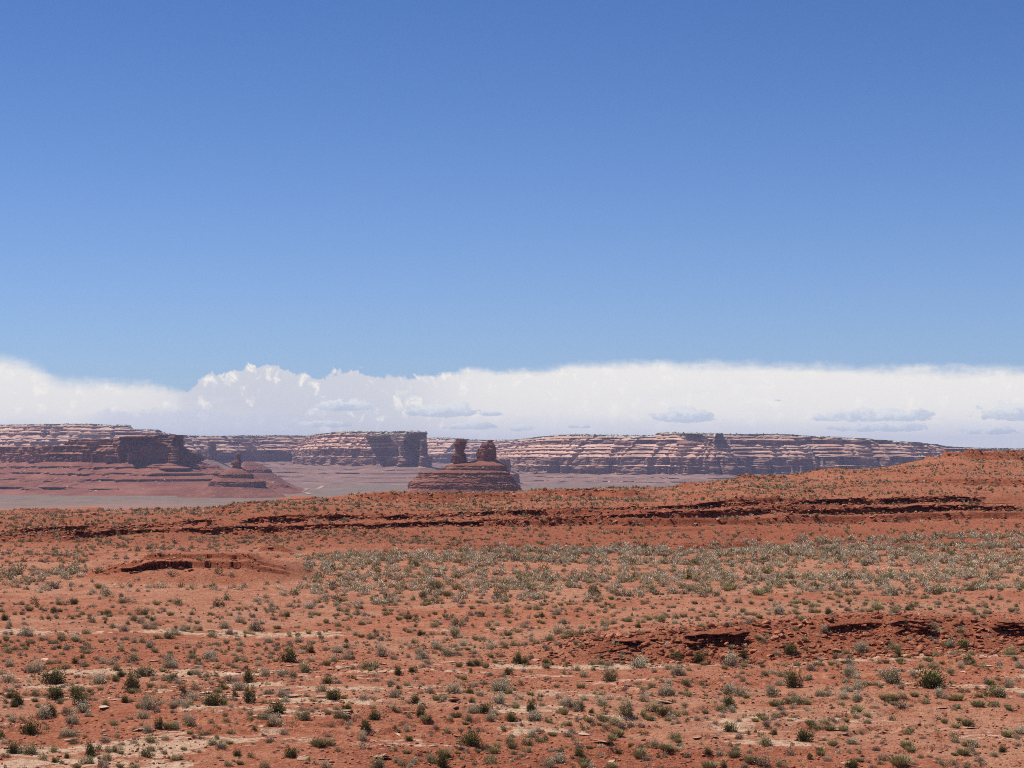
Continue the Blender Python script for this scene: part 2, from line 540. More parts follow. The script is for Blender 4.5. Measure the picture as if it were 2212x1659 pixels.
    fy = np.interp(tw, ky, [0, .30, .315, .72, .735, 1])
    fz = np.interp(tw, ky, [0, .16, .38, .58, .84, 1])
    s1 = sstep(vnoise(xr / 16.0, 0 * xr, 61) + 0.6 * vnoise(xr / 4.0, 0 * xr, 62), -0.85, -0.1)
    s2 = sstep(vnoise(xr / 14.0, 0 * xr, 63) + 0.6 * vnoise(xr / 3.0, 0 * xr, 64), -0.85, -0.1)
    on = np.where(t < 0.5, s1, s2)
    on = on * sstep(xs, -300, 250)[None, :] * 0.9 + 0.1 * on
    yy = Y0 + (Y1 - Y0) * (fy * on + t * (1 - on))
    zz = Z0 + (Z1 - Z0) * (fz * on + t * (1 - on))
    c1 = np.exp(-((tw - .30) / .105) ** 6)
    c2 = np.exp(-((tw - .70) / .105) ** 6)
    cl = (c1 + c2) * on
    under = sstep(tw, .18, .34) - 2.0 * c1 * sstep(tw, .40, .26) * 0.5
    over1 = c1 * (0.25 - 0.5 * sstep(tw, .22, .38))
    over2 = c2 * (0.2 - 0.45 * sstep(tw, .62, .78))
    yy = yy + on * (over1 + over2) + cl * (0.9 * fbm(xr / 2.6, zz / 0.5, 3, 71) + 0.8 * fbm(xr / 0.9, zz / 0.22, 3, 73))
    face[r] = np.clip(cl * 1.3, 0, 1)
    Y[r], Z[r] = yy, zz
    # --- relief everywhere
    X = s[None, :] * np.maximum(Y, 30.0)
    D = np.maximum(Y, 30.0)
    near = sstep(Y, 1200, 420)
    base = Z.copy()
    Z = Z + near * (0.30 * fbm(X / 17.0, Y / 17.0, 3, 81) * sstep(Y, 40, 90) + 0.055 * fbm(X / 2.3, Y / 2.3, 4, 85, 0.6))
    ter = 0.10 * near * sstep(Y, 70, 80) * sstep(Y, 116, 108)       # thin flat beds stepping down in the front
    q = (Z + 0.15 * fbm(X / 6.0, Y / 6.0, 3, 88)) / 0.20
    Z = Z + ter * (sstep(q - np.floor(q), 0.38, 0.62) - (q - np.floor(q))) * 1.9 * sstep(vnoise(X / 9, Y / 5, 90), -0.5, 0.3)
    # terraces on the hill above and below the ledges
    hill = sstep(Y, 215, 240) * sstep(Y, 520, 380)
    q = (Z + 0.4 * fbm(X / 25.0, Y / 25.0, 3, 95)) / 0.95
    stp = (sstep(q - np.floor(q), 0.40, 0.60) - (q - np.floor(q))) * sstep(vnoise(X / 22.0, Y / 9.0, 96), 0.0, 0.55)
    Z = Z + hill * 0.8 * stp * (1 - face)
    face = np.maximum(face, hill * np.exp(-((q - np.floor(q) - 0.5) / 0.10) ** 2) * sstep(vnoise(X / 22.0, Y / 9.0, 96), 0.0, 0.55))
    # gully folds on the ridge flank
    Z = Z - 0.55 * hill * np.abs(vnoise(X / 17.0, Y / 60.0, 97)) * (1 - face)
    # --- low red mound with a broken cap, left of the middle
    mx0, mx1 = ray(160, 1230)[0] * 174, ray(665, 1230)[0] * 174
    mx, mw = 0.5 * (mx0 + mx1), 0.5 * (mx1 - mx0)
    px = (X - mx) / mw
    wv = 0.7 * vnoise(X / 3.1, 0 * X, 101) + 0.35 * vnoise(X / 1.1, 0 * X, 102)
    wv = wv + 0.9 * vnoise(X / 7.0, 0 * X, 103)
    dfront = Y - (165.5 + 2.2 * px * px)                        # distance behind the front toe
    shp = np.interp(px + 0.03 * vnoise(X / 2.0, Y / 2.0, 104), [-1.05, -0.72, -0.42, -0.30, 0.50, 0.60, 0.80, 1.05], [0.0, 0.42, 0.66, 0.98, 0.94, 0.72, 0.50, 0.0])
    prof = np.interp(dfront + wv, [0, 2.5, 4.6, 4.8, 6.2, 6.4, 9, 14, 22], [0, .72, 1.10, 1.55, 1.64, 1.95, 2.02, 1.4, 0.0])
    Z = Z + prof * shp * 1.02
    e = dfront + wv
    for c0, amt, p0, p1 in ((4.7, 0.40, -0.5, 0.62), (6.3, 0.55, -0.12, 0.34)):
        on = sstep(px, p0 - 0.08, p0 + 0.05) * sstep(px, p1 + 0.1, p1 - 0.05) * sstep(vnoise(X / 2.2, 0 * X + c0, 105) + 0.4 * vnoise(X / 0.7, 0 * X, 106), -0.55, 0.15)
        Y = Y + on * (amt * np.exp(-((e - c0 + 0.22) / 0.20) ** 2) - 0.45 * np.exp(-((e - c0 - 0.22) / 0.22) ** 2) + 0.22 * np.exp(-((e - c0) / 0.5) ** 2) * fbm(X / 1.0, Z / 0.16, 3, 107) * 2.0)
    cf = (np.exp(-((dfront + wv - 4.7) / 0.30) ** 2) + np.exp(-((dfront + wv - 6.3) / 0.30) ** 2)) * sstep(shp, 0.25, 0.6)
    face = np.maximum(face, np.clip(cf, 0, 1))
    mound = sstep(prof * shp, 0.03, 0.35)
    for (xa, xb, Y0s, hs_, seed_) in ((1425, 1655, 233, 1.0, 151), (545, 670, 213.5, 0.7, 153), (2150, 2300, 252, 0.8, 155), (2005, 2330, 390, 1.1, 157),
                                     (1640, 1850, 360, 0.6, 159), (700, 900, 322, 0.5, 161), (1010, 1190, 300, 0.5, 163)):
        sa, sb = ray(xa, 1100)[0], ray(xb, 1100)[0]
        ss = s[None, :] + 0 * Y
        tp = sstep(ss, sa, sa + 0.25 * (sb - sa)) * sstep(ss, sb, sb - 0.25 * (sb - sa))
        dY = Y - Y0s - 1.6 * vnoise(X / 9.0, 0 * X, seed_) - 0.5 * vnoise(X / 2.2, 0 * X, seed_ + 1)
        tp = tp * sstep(vnoise(X / 6.0, 0 * X, seed_ + 2), -0.8, -0.1)
        wd = Y0s * 0.0011
        if Y0s > 385:
            Z = Z - tp * hs_ * (1 - sstep(dY, -wd, wd)) * np.exp(-np.maximum(-dY, 0) / 14.0)
        else:
            Z = Z + tp * hs_ * (0.35 * sstep(dY, -5, -0.6) + 0.65 * sstep(dY, -wd, wd)) * np.exp(-np.maximum(dY, 0) / 9.0)
        fm = np.exp(-(dY / (2.2 * wd)) ** 2) * sstep(tp, 0.2, 0.6)
        face = np.maximum(face, fm)
    # --- little red outliers beyond the crest
    for (px_, py_, dd, wx, hh) in ((150, 1101.0, 520, 58, 1.4), (642, 1074.5, 640, 48, 2.4), (20, 1106.0, 470, 90, 1.0)):
        sx, sl = ray(px_, py_)
        cx, zt = sx * dd, sl * dd
        e = np.sqrt(((X - cx) / (wx / F * dd)) ** 2 + ((Y - dd) / 45.0) ** 2) + 0.10 * vnoise(X / 4, Y / 9, 111)
        top = zt - hh + hh * sstep(e, 0.86, 0.74)
        Zb = np.where(e < 1.9, np.maximum(Z, top - np.maximum(e - 0.86, 0) * hh * 6.0), Z)
        face = np.where((Zb > Z) & (e > 0.70) & (e < 0.95), 1.0, face)
        mound = np.where(Zb > Z, 1.0, mound)
        Z = Zb
    far = (0.35 * sstep(Y, 420, 900) + 0.65 * sstep(Y, 1500, 2700)) * (1 - mound)
    PX, PY = project(np.stack([X, Y, Z], -1))
    # masks for bare pale stone, red slopes and tan crust (world noise, zones as in the place)
    slabn = fbm(X / 4.2, Y / 1.9, 5, 121, 0.6)
    z_front = sstep(Y, 78, 83) * sstep(Y, 112, 106)
    left_front = sstep(X, 6.0, -6.0) * z_front
    slab = np.clip(0.05 * z_front + 0.16 * left_front + 0.48 * slabn * z_front, 0, 1)
    wash = np.exp(-((Y - (110.2 + 0.05 * (X - 8))) / 2.0) ** 4) * sstep(X, -9.0, -2.0)
    slab = np.maximum(slab, wash * np.clip(0.56 + 0.55 * slabn, 0, 1))
    bl = sstep(Y, 84, 81) * sstep(X, -9.5, -12.0)
    slab = np.maximum(slab, bl * np.clip(0.46 + 0.5 * slabn, 0, 1))
    slab = np.maximum(slab, 0.42 * sstep(Y, 148, 156) * sstep(Y, 235, 200) * np.clip(0.55 + 0.7 * slabn, 0, 1))
    slab = np.maximum(slab, 0.62 * np.exp(-((Y - 128.5 - 0.10 * X) / 2.2) ** 4) * sstep(X, 8, -4) * np.clip(0.45 + 1.1 * slabn, 0, 1))
    red = np.clip(0.5 * mound + np.exp(-((Y - 240) / 30.0) ** 2) * 0.6 + hill * 0.55 + 0.8 * sstep(Y, 86, 78) * sstep(np.abs(X - 2.0 + 0.5 * vnoise(X / 3, Y / 3, 131)), 9.5, 6.5), 0, 1)
    red = np.maximum(red, sstep(xs, 1100, 1350)[None, :] * sstep(Y, 111, 113) * sstep(Y, 120, 118) * 0.9)
    crust = np.maximum(sstep(fbm(X / 12.0, Y / 9.0, 3, 133), -0.1, 0.5), 0.6 * sstep(Y, 142, 150) * sstep(PY - np.interp(PX, [-900, 200, 600, 1100, 1500, 1900, 2212, 3100], [1240, 1236, 1205, 1186, 1178, 1160, 1146, 1130]), -6, 6)) * (1 - red) + 0.7 * sstep(Y, 119, 122) * sstep(Y, 136, 131) * sstep(X, 8, 14)
    slab = slab * (1 - mound) * (1 - face)
    return dict(s=s, X=X, Y=Y, Z=Z, PX=PX, PY=PY, face=face, far=far, slab=slab, red=np.clip(red, 0, 1), crust=np.clip(crust, 0, 1), nin=(len(s_l), len(s_in)))


G = build_ground_grid()
GX, GY, GZ = G["X"], G["Y"], G["Z"]
ground = mesh_obj("ground", np.stack([GX, GY, GZ], -1).reshape(-1, 3), grid_faces(*GX.shape), MAT_GROUND,
                  attrs={k: G[k].ravel() for k in ("slab", "red", "crust", "face", "far")})
tag(ground, "red desert ground falling to a wash, rising to a ledged ridge and dropping to the valley", kind="structure")

# visible envelope for putting things on the ground where the photo shows them
_row0 = int(np.searchsorted(GY[:, GX.shape[1] // 2], 60.0))
_env = np.minimum.accumulate(G["PY"][_row0:], axis=0)


def ground_at(x, y):
    """first ground point on the sight line through photo position x, y"""
    s = ray(x, y)[0]
    j = int(np.clip(np.searchsorted(G["s"], s), 1, len(G["s"]) - 1))
    col = _env[:, j]
    i = int(np.searchsorted(-col, -y)) + _row0
    if i >= len(GY):
        return None
    return float(s * GY[i, j]), float(GY[i, j]), float(GZ[i, j])


def ground_z(X, Y):
    """height under world points (vectorised, nearest grid column, interpolated along it)"""
    X, Y = np.atleast_1d(X).astype(float), np.atleast_1d(Y).astype(float)
    j = np.clip(np.searchsorted(G["s"], X / np.maximum(Y, 30.0)), 0, len(G["s"]) - 1)
    out = np.empty(len(X))
    for jj in np.unique(j):
        k = j == jj
        yy = np.maximum.accumulate(GY[:, jj])
        out[k] = np.interp(Y[k], yy, GZ[:, jj])
    return out


# ------------------------------------------------------------------ mesas and buttes
def strata_material(name, kind):
    """kind 'mesa': pink ledges, pale cap, dark varnished cliffs; 'butte': dark brown red"""
    m, N, b = new_mat(name, 0.95)
    co = N.n("ShaderNodeTexCoord").outputs["Object"]
    sep = N.n("ShaderNodeSeparateXYZ")
    N.link(co, sep.inputs[0])
    X, Y, Z = sep.outputs
    streak = N.noise(N.xyz(N.m("MULTIPLY", X, 0.006), N.m("MULTIPLY", Y, 0.006), N.m("MULTIPLY", Z, 0.32)), 1.0, 6.0, 0.68)
    patch = N.noise(N.xyz(N.m("MULTIPLY", X, 0.02), N.m("MULTIPLY", Y, 0.02), N.m("MULTIPLY", Z, 0.07)), 1.0, 6.0, 0.66)
    drip = N.noise(N.xyz(N.m("MULTIPLY", X, 0.10), N.m("MULTIPLY", Y, 0.10), N.m("MULTIPLY", Z, 0.02)), 1.0, 5.0, 0.7)
    spk = N.noise(co, 0.16, 5.0, 0.75)
    if kind == "mesa":
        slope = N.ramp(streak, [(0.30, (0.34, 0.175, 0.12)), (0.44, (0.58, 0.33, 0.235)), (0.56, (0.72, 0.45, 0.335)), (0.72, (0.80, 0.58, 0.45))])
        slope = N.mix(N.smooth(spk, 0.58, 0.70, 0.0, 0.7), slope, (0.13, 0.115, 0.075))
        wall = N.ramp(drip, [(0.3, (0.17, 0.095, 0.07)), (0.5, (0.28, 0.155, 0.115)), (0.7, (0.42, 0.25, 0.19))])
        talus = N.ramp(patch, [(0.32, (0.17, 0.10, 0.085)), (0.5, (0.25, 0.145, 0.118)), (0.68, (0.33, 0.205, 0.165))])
    else:
        slope = N.ramp(streak, [(0.30, (0.20, 0.072, 0.042)), (0.5, (0.335, 0.135, 0.080)), (0.70, (0.48, 0.24, 0.155))])
        wall = N.ramp(drip, [(0.3, (0.14, 0.058, 0.036)), (0.5, (0.24, 0.105, 0.063)), (0.7, (0.38, 0.19, 0.12))])
        talus = N.ramp(patch, [(0.32, (0.165, 0.060, 0.040)), (0.5, (0.235, 0.086, 0.056)), (0.68, (0.31, 0.130, 0.090))])
    talus = N.mix(N.smooth(streak, 0.40, 0.30, 0.0, 0.6), talus, (0.17, 0.085, 0.075))
    talus = N.mix(N.smooth(spk, 0.58, 0.70, 0.0, 0.7), talus, (0.40, 0.30, 0.25))
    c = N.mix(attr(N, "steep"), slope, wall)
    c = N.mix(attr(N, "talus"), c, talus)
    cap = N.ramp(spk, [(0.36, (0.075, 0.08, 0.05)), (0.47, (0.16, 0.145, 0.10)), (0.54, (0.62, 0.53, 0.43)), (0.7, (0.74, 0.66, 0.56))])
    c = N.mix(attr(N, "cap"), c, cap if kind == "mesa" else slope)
    N.link(c, b.inputs["Base Color"])
    bump = N.n("ShaderNodeBump")
    bump.inputs["Strength"].default_value = 0.7
    bump.inputs["Distance"].default_value = 2.0
    N.link(N.m("ADD", streak, drip), bump.inputs["Height"])
    N.link(bump.outputs[0], b.inputs["Normal"])
    return m


MAT_MESA = strata_material("banded_mesa_rock", "mesa")
MAT_BUTTE = strata_material("dark_red_butte_rock", "butte")


def layers_to_profile(z0, layers, sub):
    """layers bottom->top: (rise, run, type) type 't' talus, 'w' wall, 's' ledge slope, 'c' cap -> z, inward run, masks"""
    z, r = z0, 0.0
    out = []
    for rise, run, ty in layers:
        n = max(2, int(round((rise + 0.12 * run) / sub)))
        for i in range(n):
            f = i / n
            out.append((z + rise * f, r + run * f, ty))
        z += rise
        r += run
    out.append((z, r, layers[-1][2]))
    Zp = np.array([a for a, _, _ in out])
    Rp = np.array([a for _, a, _ in out])
    T = np.array([c for _, _, c in out])
    return Zp, Rp, {k: (T == k).astype(float) for k in "twsc"}


def cliff(name, ctrl, layers, z0, step, sub, amp, mat, back=500.0, seed=0, parent=None, extra=None, soft=None):
    """ctrl: (photo x, distance, photo y of the rim) from left to right; builds talus, walls, ledges and the flat top"""
    a = np.array(ctrl, float)
    P = np.stack([[ray(x, y)[0] * d, d] for x, d, y in ctrl])
    zt = np.array([ray(x, y)[1] * d for x, d, y in ctrl])
    seglen = np.linalg.norm(np.diff(P, axis=0), axis=1)
    L = np.concatenate([[0], np.cumsum(seglen)])
    n = int(L[-1] / step)
    q = np.linspace(0, L[-1], n)
    sm = max(3, int((soft or min(60.0, 0.02 * L[-1] + 15)) / step))
    px, py = blur1(np.interp(q, L, P[:, 0]), sm), blur1(np.interp(q, L, P[:, 1]), sm)
    ztop = blur1(np.interp(q, L, zt), max(2, int(4 / step)))
    ztop = ztop + 0.5 * fbm(q / 14.0, 0 * q, 3, seed + 3)
    tx, ty = np.gradient(px), np.gradient(py)
    ln = np.hypot(tx, ty) + 1e-9
    nx, ny = blur1(-ty / ln, sm * 2), blur1(tx / ln, sm * 2)           # inward, away from the viewer
    ln = np.hypot(nx, ny) + 1e-9
    nx, ny = nx / ln, ny / ln
    Zp, Rp, M = layers_to_profile(z0, layers, sub)
    big = [k for k, l in enumerate(layers) if l[2] == 'w' and l[0] > 4][0]
    Rp = Rp - sum(l[1] for l in layers[:big])
    dist = np.interp(q, L, a[:, 1])
    ztop = ztop * (dist + 0.8 * np.interp(ztop, Zp, Rp)) / dist
    zz = Zp[:, None] + 0 * q[None]
    rim_run = np.array([np.interp(z, Zp, Rp) for z in ztop])
    A1, W1, A2, W2, A3, W3 = amp
    taluss = 1 - 0.45 * M["t"][:, None]
    qq = q[None] + 0 * zz
    N1 = fbm(q / W1, 0 * q, 3, seed + 11)
    R1 = 1 - 2 * np.abs(vnoise(q / (W1 * 0.55), 0 * q, seed + 14))     # rounded buttresses with sharp recesses
    N2 = 1 - 2 * np.abs(fbm(qq / W2, zz / 60.0, 2, seed + 21))
    wall = M["w"][:, None]
    N3 = 1 - 2 * np.abs(fbm(qq / W3, zz / 30.0, 2, seed + 31))
    blk = np.floor(2.2 * vnoise(qq / (W3 * 1.7), np.floor(zz / 5.0) * 1.7, seed + 37)) / 2.2
    led = fbm(qq / 30.0, zz / 1.6, 3, seed + 41)
    out = (A1 * (0.7 * N1 + 0.45 * R1))[None] * taluss + A2 * N2 * (0.35 + 0.65 * wall) + wall * A3 * (N3 + 0.8 * blk) + A3 * 0.5 * led
    slot = (1 - np.abs(vnoise(qq / (W3 * 2.2), zz / 120.0, seed + 57))) ** 9
    out = out - wall * 2.6 * A3 * slot
    gul = np.abs(vnoise(qq / 26.0, zz / 90.0, seed + 51))
    out = out - M["t"][:, None] * 5.0 * gul * np.linspace(1, 0, len(Zp))[:, None]
    run = Rp[:, None] + 0 * qq
    zb = z0 + sum(l[0] for l in layers[:big])
    lower = (Zp < zb)[:, None]
    lid = np.cumsum(np.abs(np.diff(M["w"], prepend=0)) > 0)[:, None] // 2
    has = sstep(vnoise(qq / 34.0, lid * 5.7 + 0 * zz, seed + 81) + 0.5 * vnoise(qq / 9.0, lid * 3.1 + 0 * zz, seed + 83), -0.25, 0.25)
    lin = np.interp(zz, [z0, z0 + 0.55 * (zb - z0), zb], [Rp[0], Rp[0] * 0.36, 0.0])
    run = np.where(lower, lin + (run - lin) * has, run)
    zw_ = zb + layers[big][0] + layers[big + 1][0] + layers[big + 2][0]
    upper = (Zp > zw_)[:, None]
    k_ = np.array([int(x) for x in np.linspace(0, len(Zp) - 1, 6)])
    ku = np.linspace(zw_, Zp[-1], 4)
    lin2 = np.interp(zz, ku, np.interp(ku, Zp, Rp))
    has2 = sstep(vnoise(qq / 60.0, lid * 4.3 + 0 * zz, seed + 85) + 0.5 * vnoise(qq / 18.0, lid * 2.9 + 0 * zz, seed + 87), -0.45, 0.35)
    over_ = 1.0 + 0.7 * vnoise(qq / 90.0, lid * 1.3 + 0 * zz, seed + 89)
    run = np.where(upper, lin2 + (run - lin2) * has2 * over_, run)
    above = zz > ztop[None]
    run = np.where(above, rim_run[None] + (run - rim_run[None]) * 1.0, run)
    zc = np.minimum(zz, ztop[None] + 0.25 * np.maximum(0, zz - ztop[None]) * 0)
    zc = zc + np.where(above, 0.35 * vnoise(qq / 6.0, zz / 2.0, seed + 61), 0)
    X = px[None] + nx[None] * (run - out)
    Yv = py[None] + ny[None] * (run - out)
    V = np.stack([X, Yv, zc], -1)
    # flat top, then the back slope closing the landform
    last = V[-1]
    rows_back = []
    rad = max(3, int(110 / step))
    zlow = np.min(np.stack([np.roll(np.pad(ztop, rad, mode="edge"), k_)[rad:-rad] for k_ in range(-rad, rad + 1, max(1, rad // 25))]), 0)
    zlow = blur1(zlow, rad)
    for k, (d, dz) in enumerate(((25, 0.3), (80, 0.5), (back, 0.0), (back + 120, None))):
        p = last.copy()
        p[:, :2] *= (1 + d / np.hypot(p[:, 0], p[:, 1]))[:, None]
        p[:, 2] = ((ztop if k == 0 else (np.minimum(ztop, zlow) if k == 2 else 0.5 * (ztop + np.minimum(ztop, zlow)))) + dz + 0.6 * vnoise(q / 15.0, 0 * q + k * 7, seed + 71)) if dz is not None else z0 - 1
        rows_back.append(p)
    V = np.concatenate([V, np.array(rows_back)], 0)
    nb = 4
    pad = lambda m, v: np.concatenate([m, np.full((nb, m.shape[1]), v)], 0)
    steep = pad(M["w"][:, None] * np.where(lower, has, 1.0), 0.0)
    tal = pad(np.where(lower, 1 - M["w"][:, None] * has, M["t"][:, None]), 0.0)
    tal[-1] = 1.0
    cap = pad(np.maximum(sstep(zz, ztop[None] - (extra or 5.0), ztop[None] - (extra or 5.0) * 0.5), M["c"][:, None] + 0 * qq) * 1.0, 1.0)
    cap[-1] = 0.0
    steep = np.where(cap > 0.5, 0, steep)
    o = mesh_obj(name, V.reshape(-1, 3), grid_faces(*V.shape[:2]), mat, parent,
                 attrs={"steep": steep.ravel(), "talus": tal.ravel(), "cap": cap.ravel()}, smooth=False)
    return o, V


def lathe(name, D, prof, mat, depth=0.85, step=0.35, seed=0, amp=1.0, wall_deg=50.0, parent=None, squ=3.0, talus_from=None, lump=1.0, origin=(0, 0, 0), disc=0.42):
    """prof: (photo y, left x, right x) rows from the top down, at distance D; closed rock body with an uneven plan"""
    prof = sorted(prof)
    zc = np.array([ray(HX, y)[1] * D for y, _, _ in prof])[::-1]
    xl = np.array([ray(a, y)[0] * D for y, a, _ in prof])[::-1]
    xr = np.array([ray(c, y)[0] * D for y, _, c in prof])[::-1]
    # arc-length resample of the profile so that ledges and walls both get rows
    hw = 0.5 * (xr - xl)
    dl = np.hypot(np.diff(zc), 0.7 * np.abs(np.diff(hw)))
    L = np.concatenate([[0], np.cumsum(dl)])
    nr = int(L[-1] / step) + 2
    q = np.linspace(0, L[-1], nr)
    z, l, r = (np.interp(q, L, v) for v in (zc, xl, xr))
    cx, h = 0.5 * (l + r), 0.5 * (r - l)
    nth = int(np.clip(2 * np.pi * h.max() / step, 48, 700))
    th = np.linspace(0, 2 * np.pi, nth, endpoint=False)
    c, s_ = np.cos(th), np.sin(th)
    rad = (np.abs(c) ** squ + np.abs(s_) ** squ) ** (-1 / squ)
    dz, dh = np.gradient(z), np.gradient(h)
    steep = sstep(np.degrees(np.arctan2(np.abs(dz), np.abs(dh) + 1e-6)), wall_deg - 12, wall_deg + 8)
    hs = blur1(h, 3)
    arc = th[None] * hs.mean()
    ax, ay = c[None] * hs[:, None], s_[None] * hs[:, None]
    w = max(1.0, 0.18 * h.max())
    n = amp * (0.9 * fbm(ax / w + 7, ay / w + z[:, None] / (w * 3), 3, seed + 1)) * min(1.0, 0.1 * h.max())
    blocks = fbm(ax / 2.2 + ay / 3.1, z[:, None] / 0.75 + ay / 4.7, 3, seed + 5)
    crag = np.round(2.0 * fbm(ax / 4.5 + ay / 3.5, z[:, None] / 3.2 + ay / 6.0, 2, seed + 7)) / 2.0
    joints = 1 - 2 * np.abs(vnoise(ax / 2.6 + ay / 2.0, z[:, None] / 9.0 + ay / 4.0, seed + 9))
    led = fbm(ax / 9.0 + ay / 13.0, z[:, None] / 0.55, 3, seed + 17) + 0.8 * np.sign(vnoise(0 * ax + 3.3, z[:, None] / 0.9, seed + 19))
    n = n + disc * lump * steep[:, None] * led
    hsm = blur1(h, max(3, int(3.2 / step)))
    fan = sstep(fbm(th[None] * 2.2 + 0 * z[:, None], z[:, None] / 14.0, 3, seed + 23), 0.0, 0.4) if hw.max() > 12 else 0.0
    hs = hs[:, None] * (1 - fan) + hsm[:, None] * fan if hw.max() > 12 else hs[:, None]
    n = n + lump * steep[:, None] * (0.55 * blocks + 0.45 * joints + (0.8 * crag if disc < 0.3 else 0.25 * crag)) + 0.18 * blocks
    R = np.maximum(hs * rad[None] + n, 0.05)
    X = cx[:, None] + R * c[None]
    Yv = D + R * s_[None] * depth
    Zv = z[:, None] + 0.10 * fbm(ax, ay, 2, seed + 13)
    V = np.stack([X, Yv, Zv], -1)
    top = V[-1].mean(0, keepdims=True) + [[0, 0, 0.1]]
    verts = np.concatenate([V.reshape(-1, 3), top])
    f = grid_faces(*V.shape[:2], close=True)
    k = (nr - 1) * nth
    tri = np.stack([k + np.arange(nth), k + (np.arange(nth) + 1) % nth, np.full(nth, nr * nth), np.full(nth, nr * nth)], -1)
    me_f = np.concatenate([f, tri])
    tal = (1 - steep) if talus_from is None else (1 - steep) * (z < ray(HX, talus_from)[1] * D)
    one = np.ones(nth)
    pk = lambda v: np.concatenate([(v[:, None] * one[None]).ravel(), v[-1:]])
    # split the closing fan into true triangles
    me = bpy.data.meshes.new(name)
    verts = verts - np.array(origin)
    faces = [tuple(x) for x in f] + [(int(a), int(b), int(cc)) for a, b, cc, _ in tri]
    me.from_pydata([tuple(v) for v in verts], [], faces)
    for an, arr in (("steep", pk(steep)), ("talus", pk(tal)), ("cap", 0 * pk(steep))):
        at = me.attributes.new(an, "FLOAT", "POINT")
        at.data.foreach_set("value", np.ascontiguousarray(arr, np.float32))
    me.materials.append(mat)
    o = bpy.data.objects.new(name, me)
    COL.objects.link(o)
    o.parent = parent
    return o


def crop5(rows):      # rows measured on an enlargement of the twin rock butte
    return [((1650 + y / 3.403) * 0.5486, (1500 + a / 3.403) * 0.5486, (1500 + b / 3.403) * 0.5486) for y, a, b in rows]


def crop1(rows):      # rows measured on an enlargement of the left of the photograph
    return [((1350 + y / 2.011) * 0.5486, (a / 2.011) * 0.5486, (b / 2.011) * 0.5486) for y, a, b in rows]


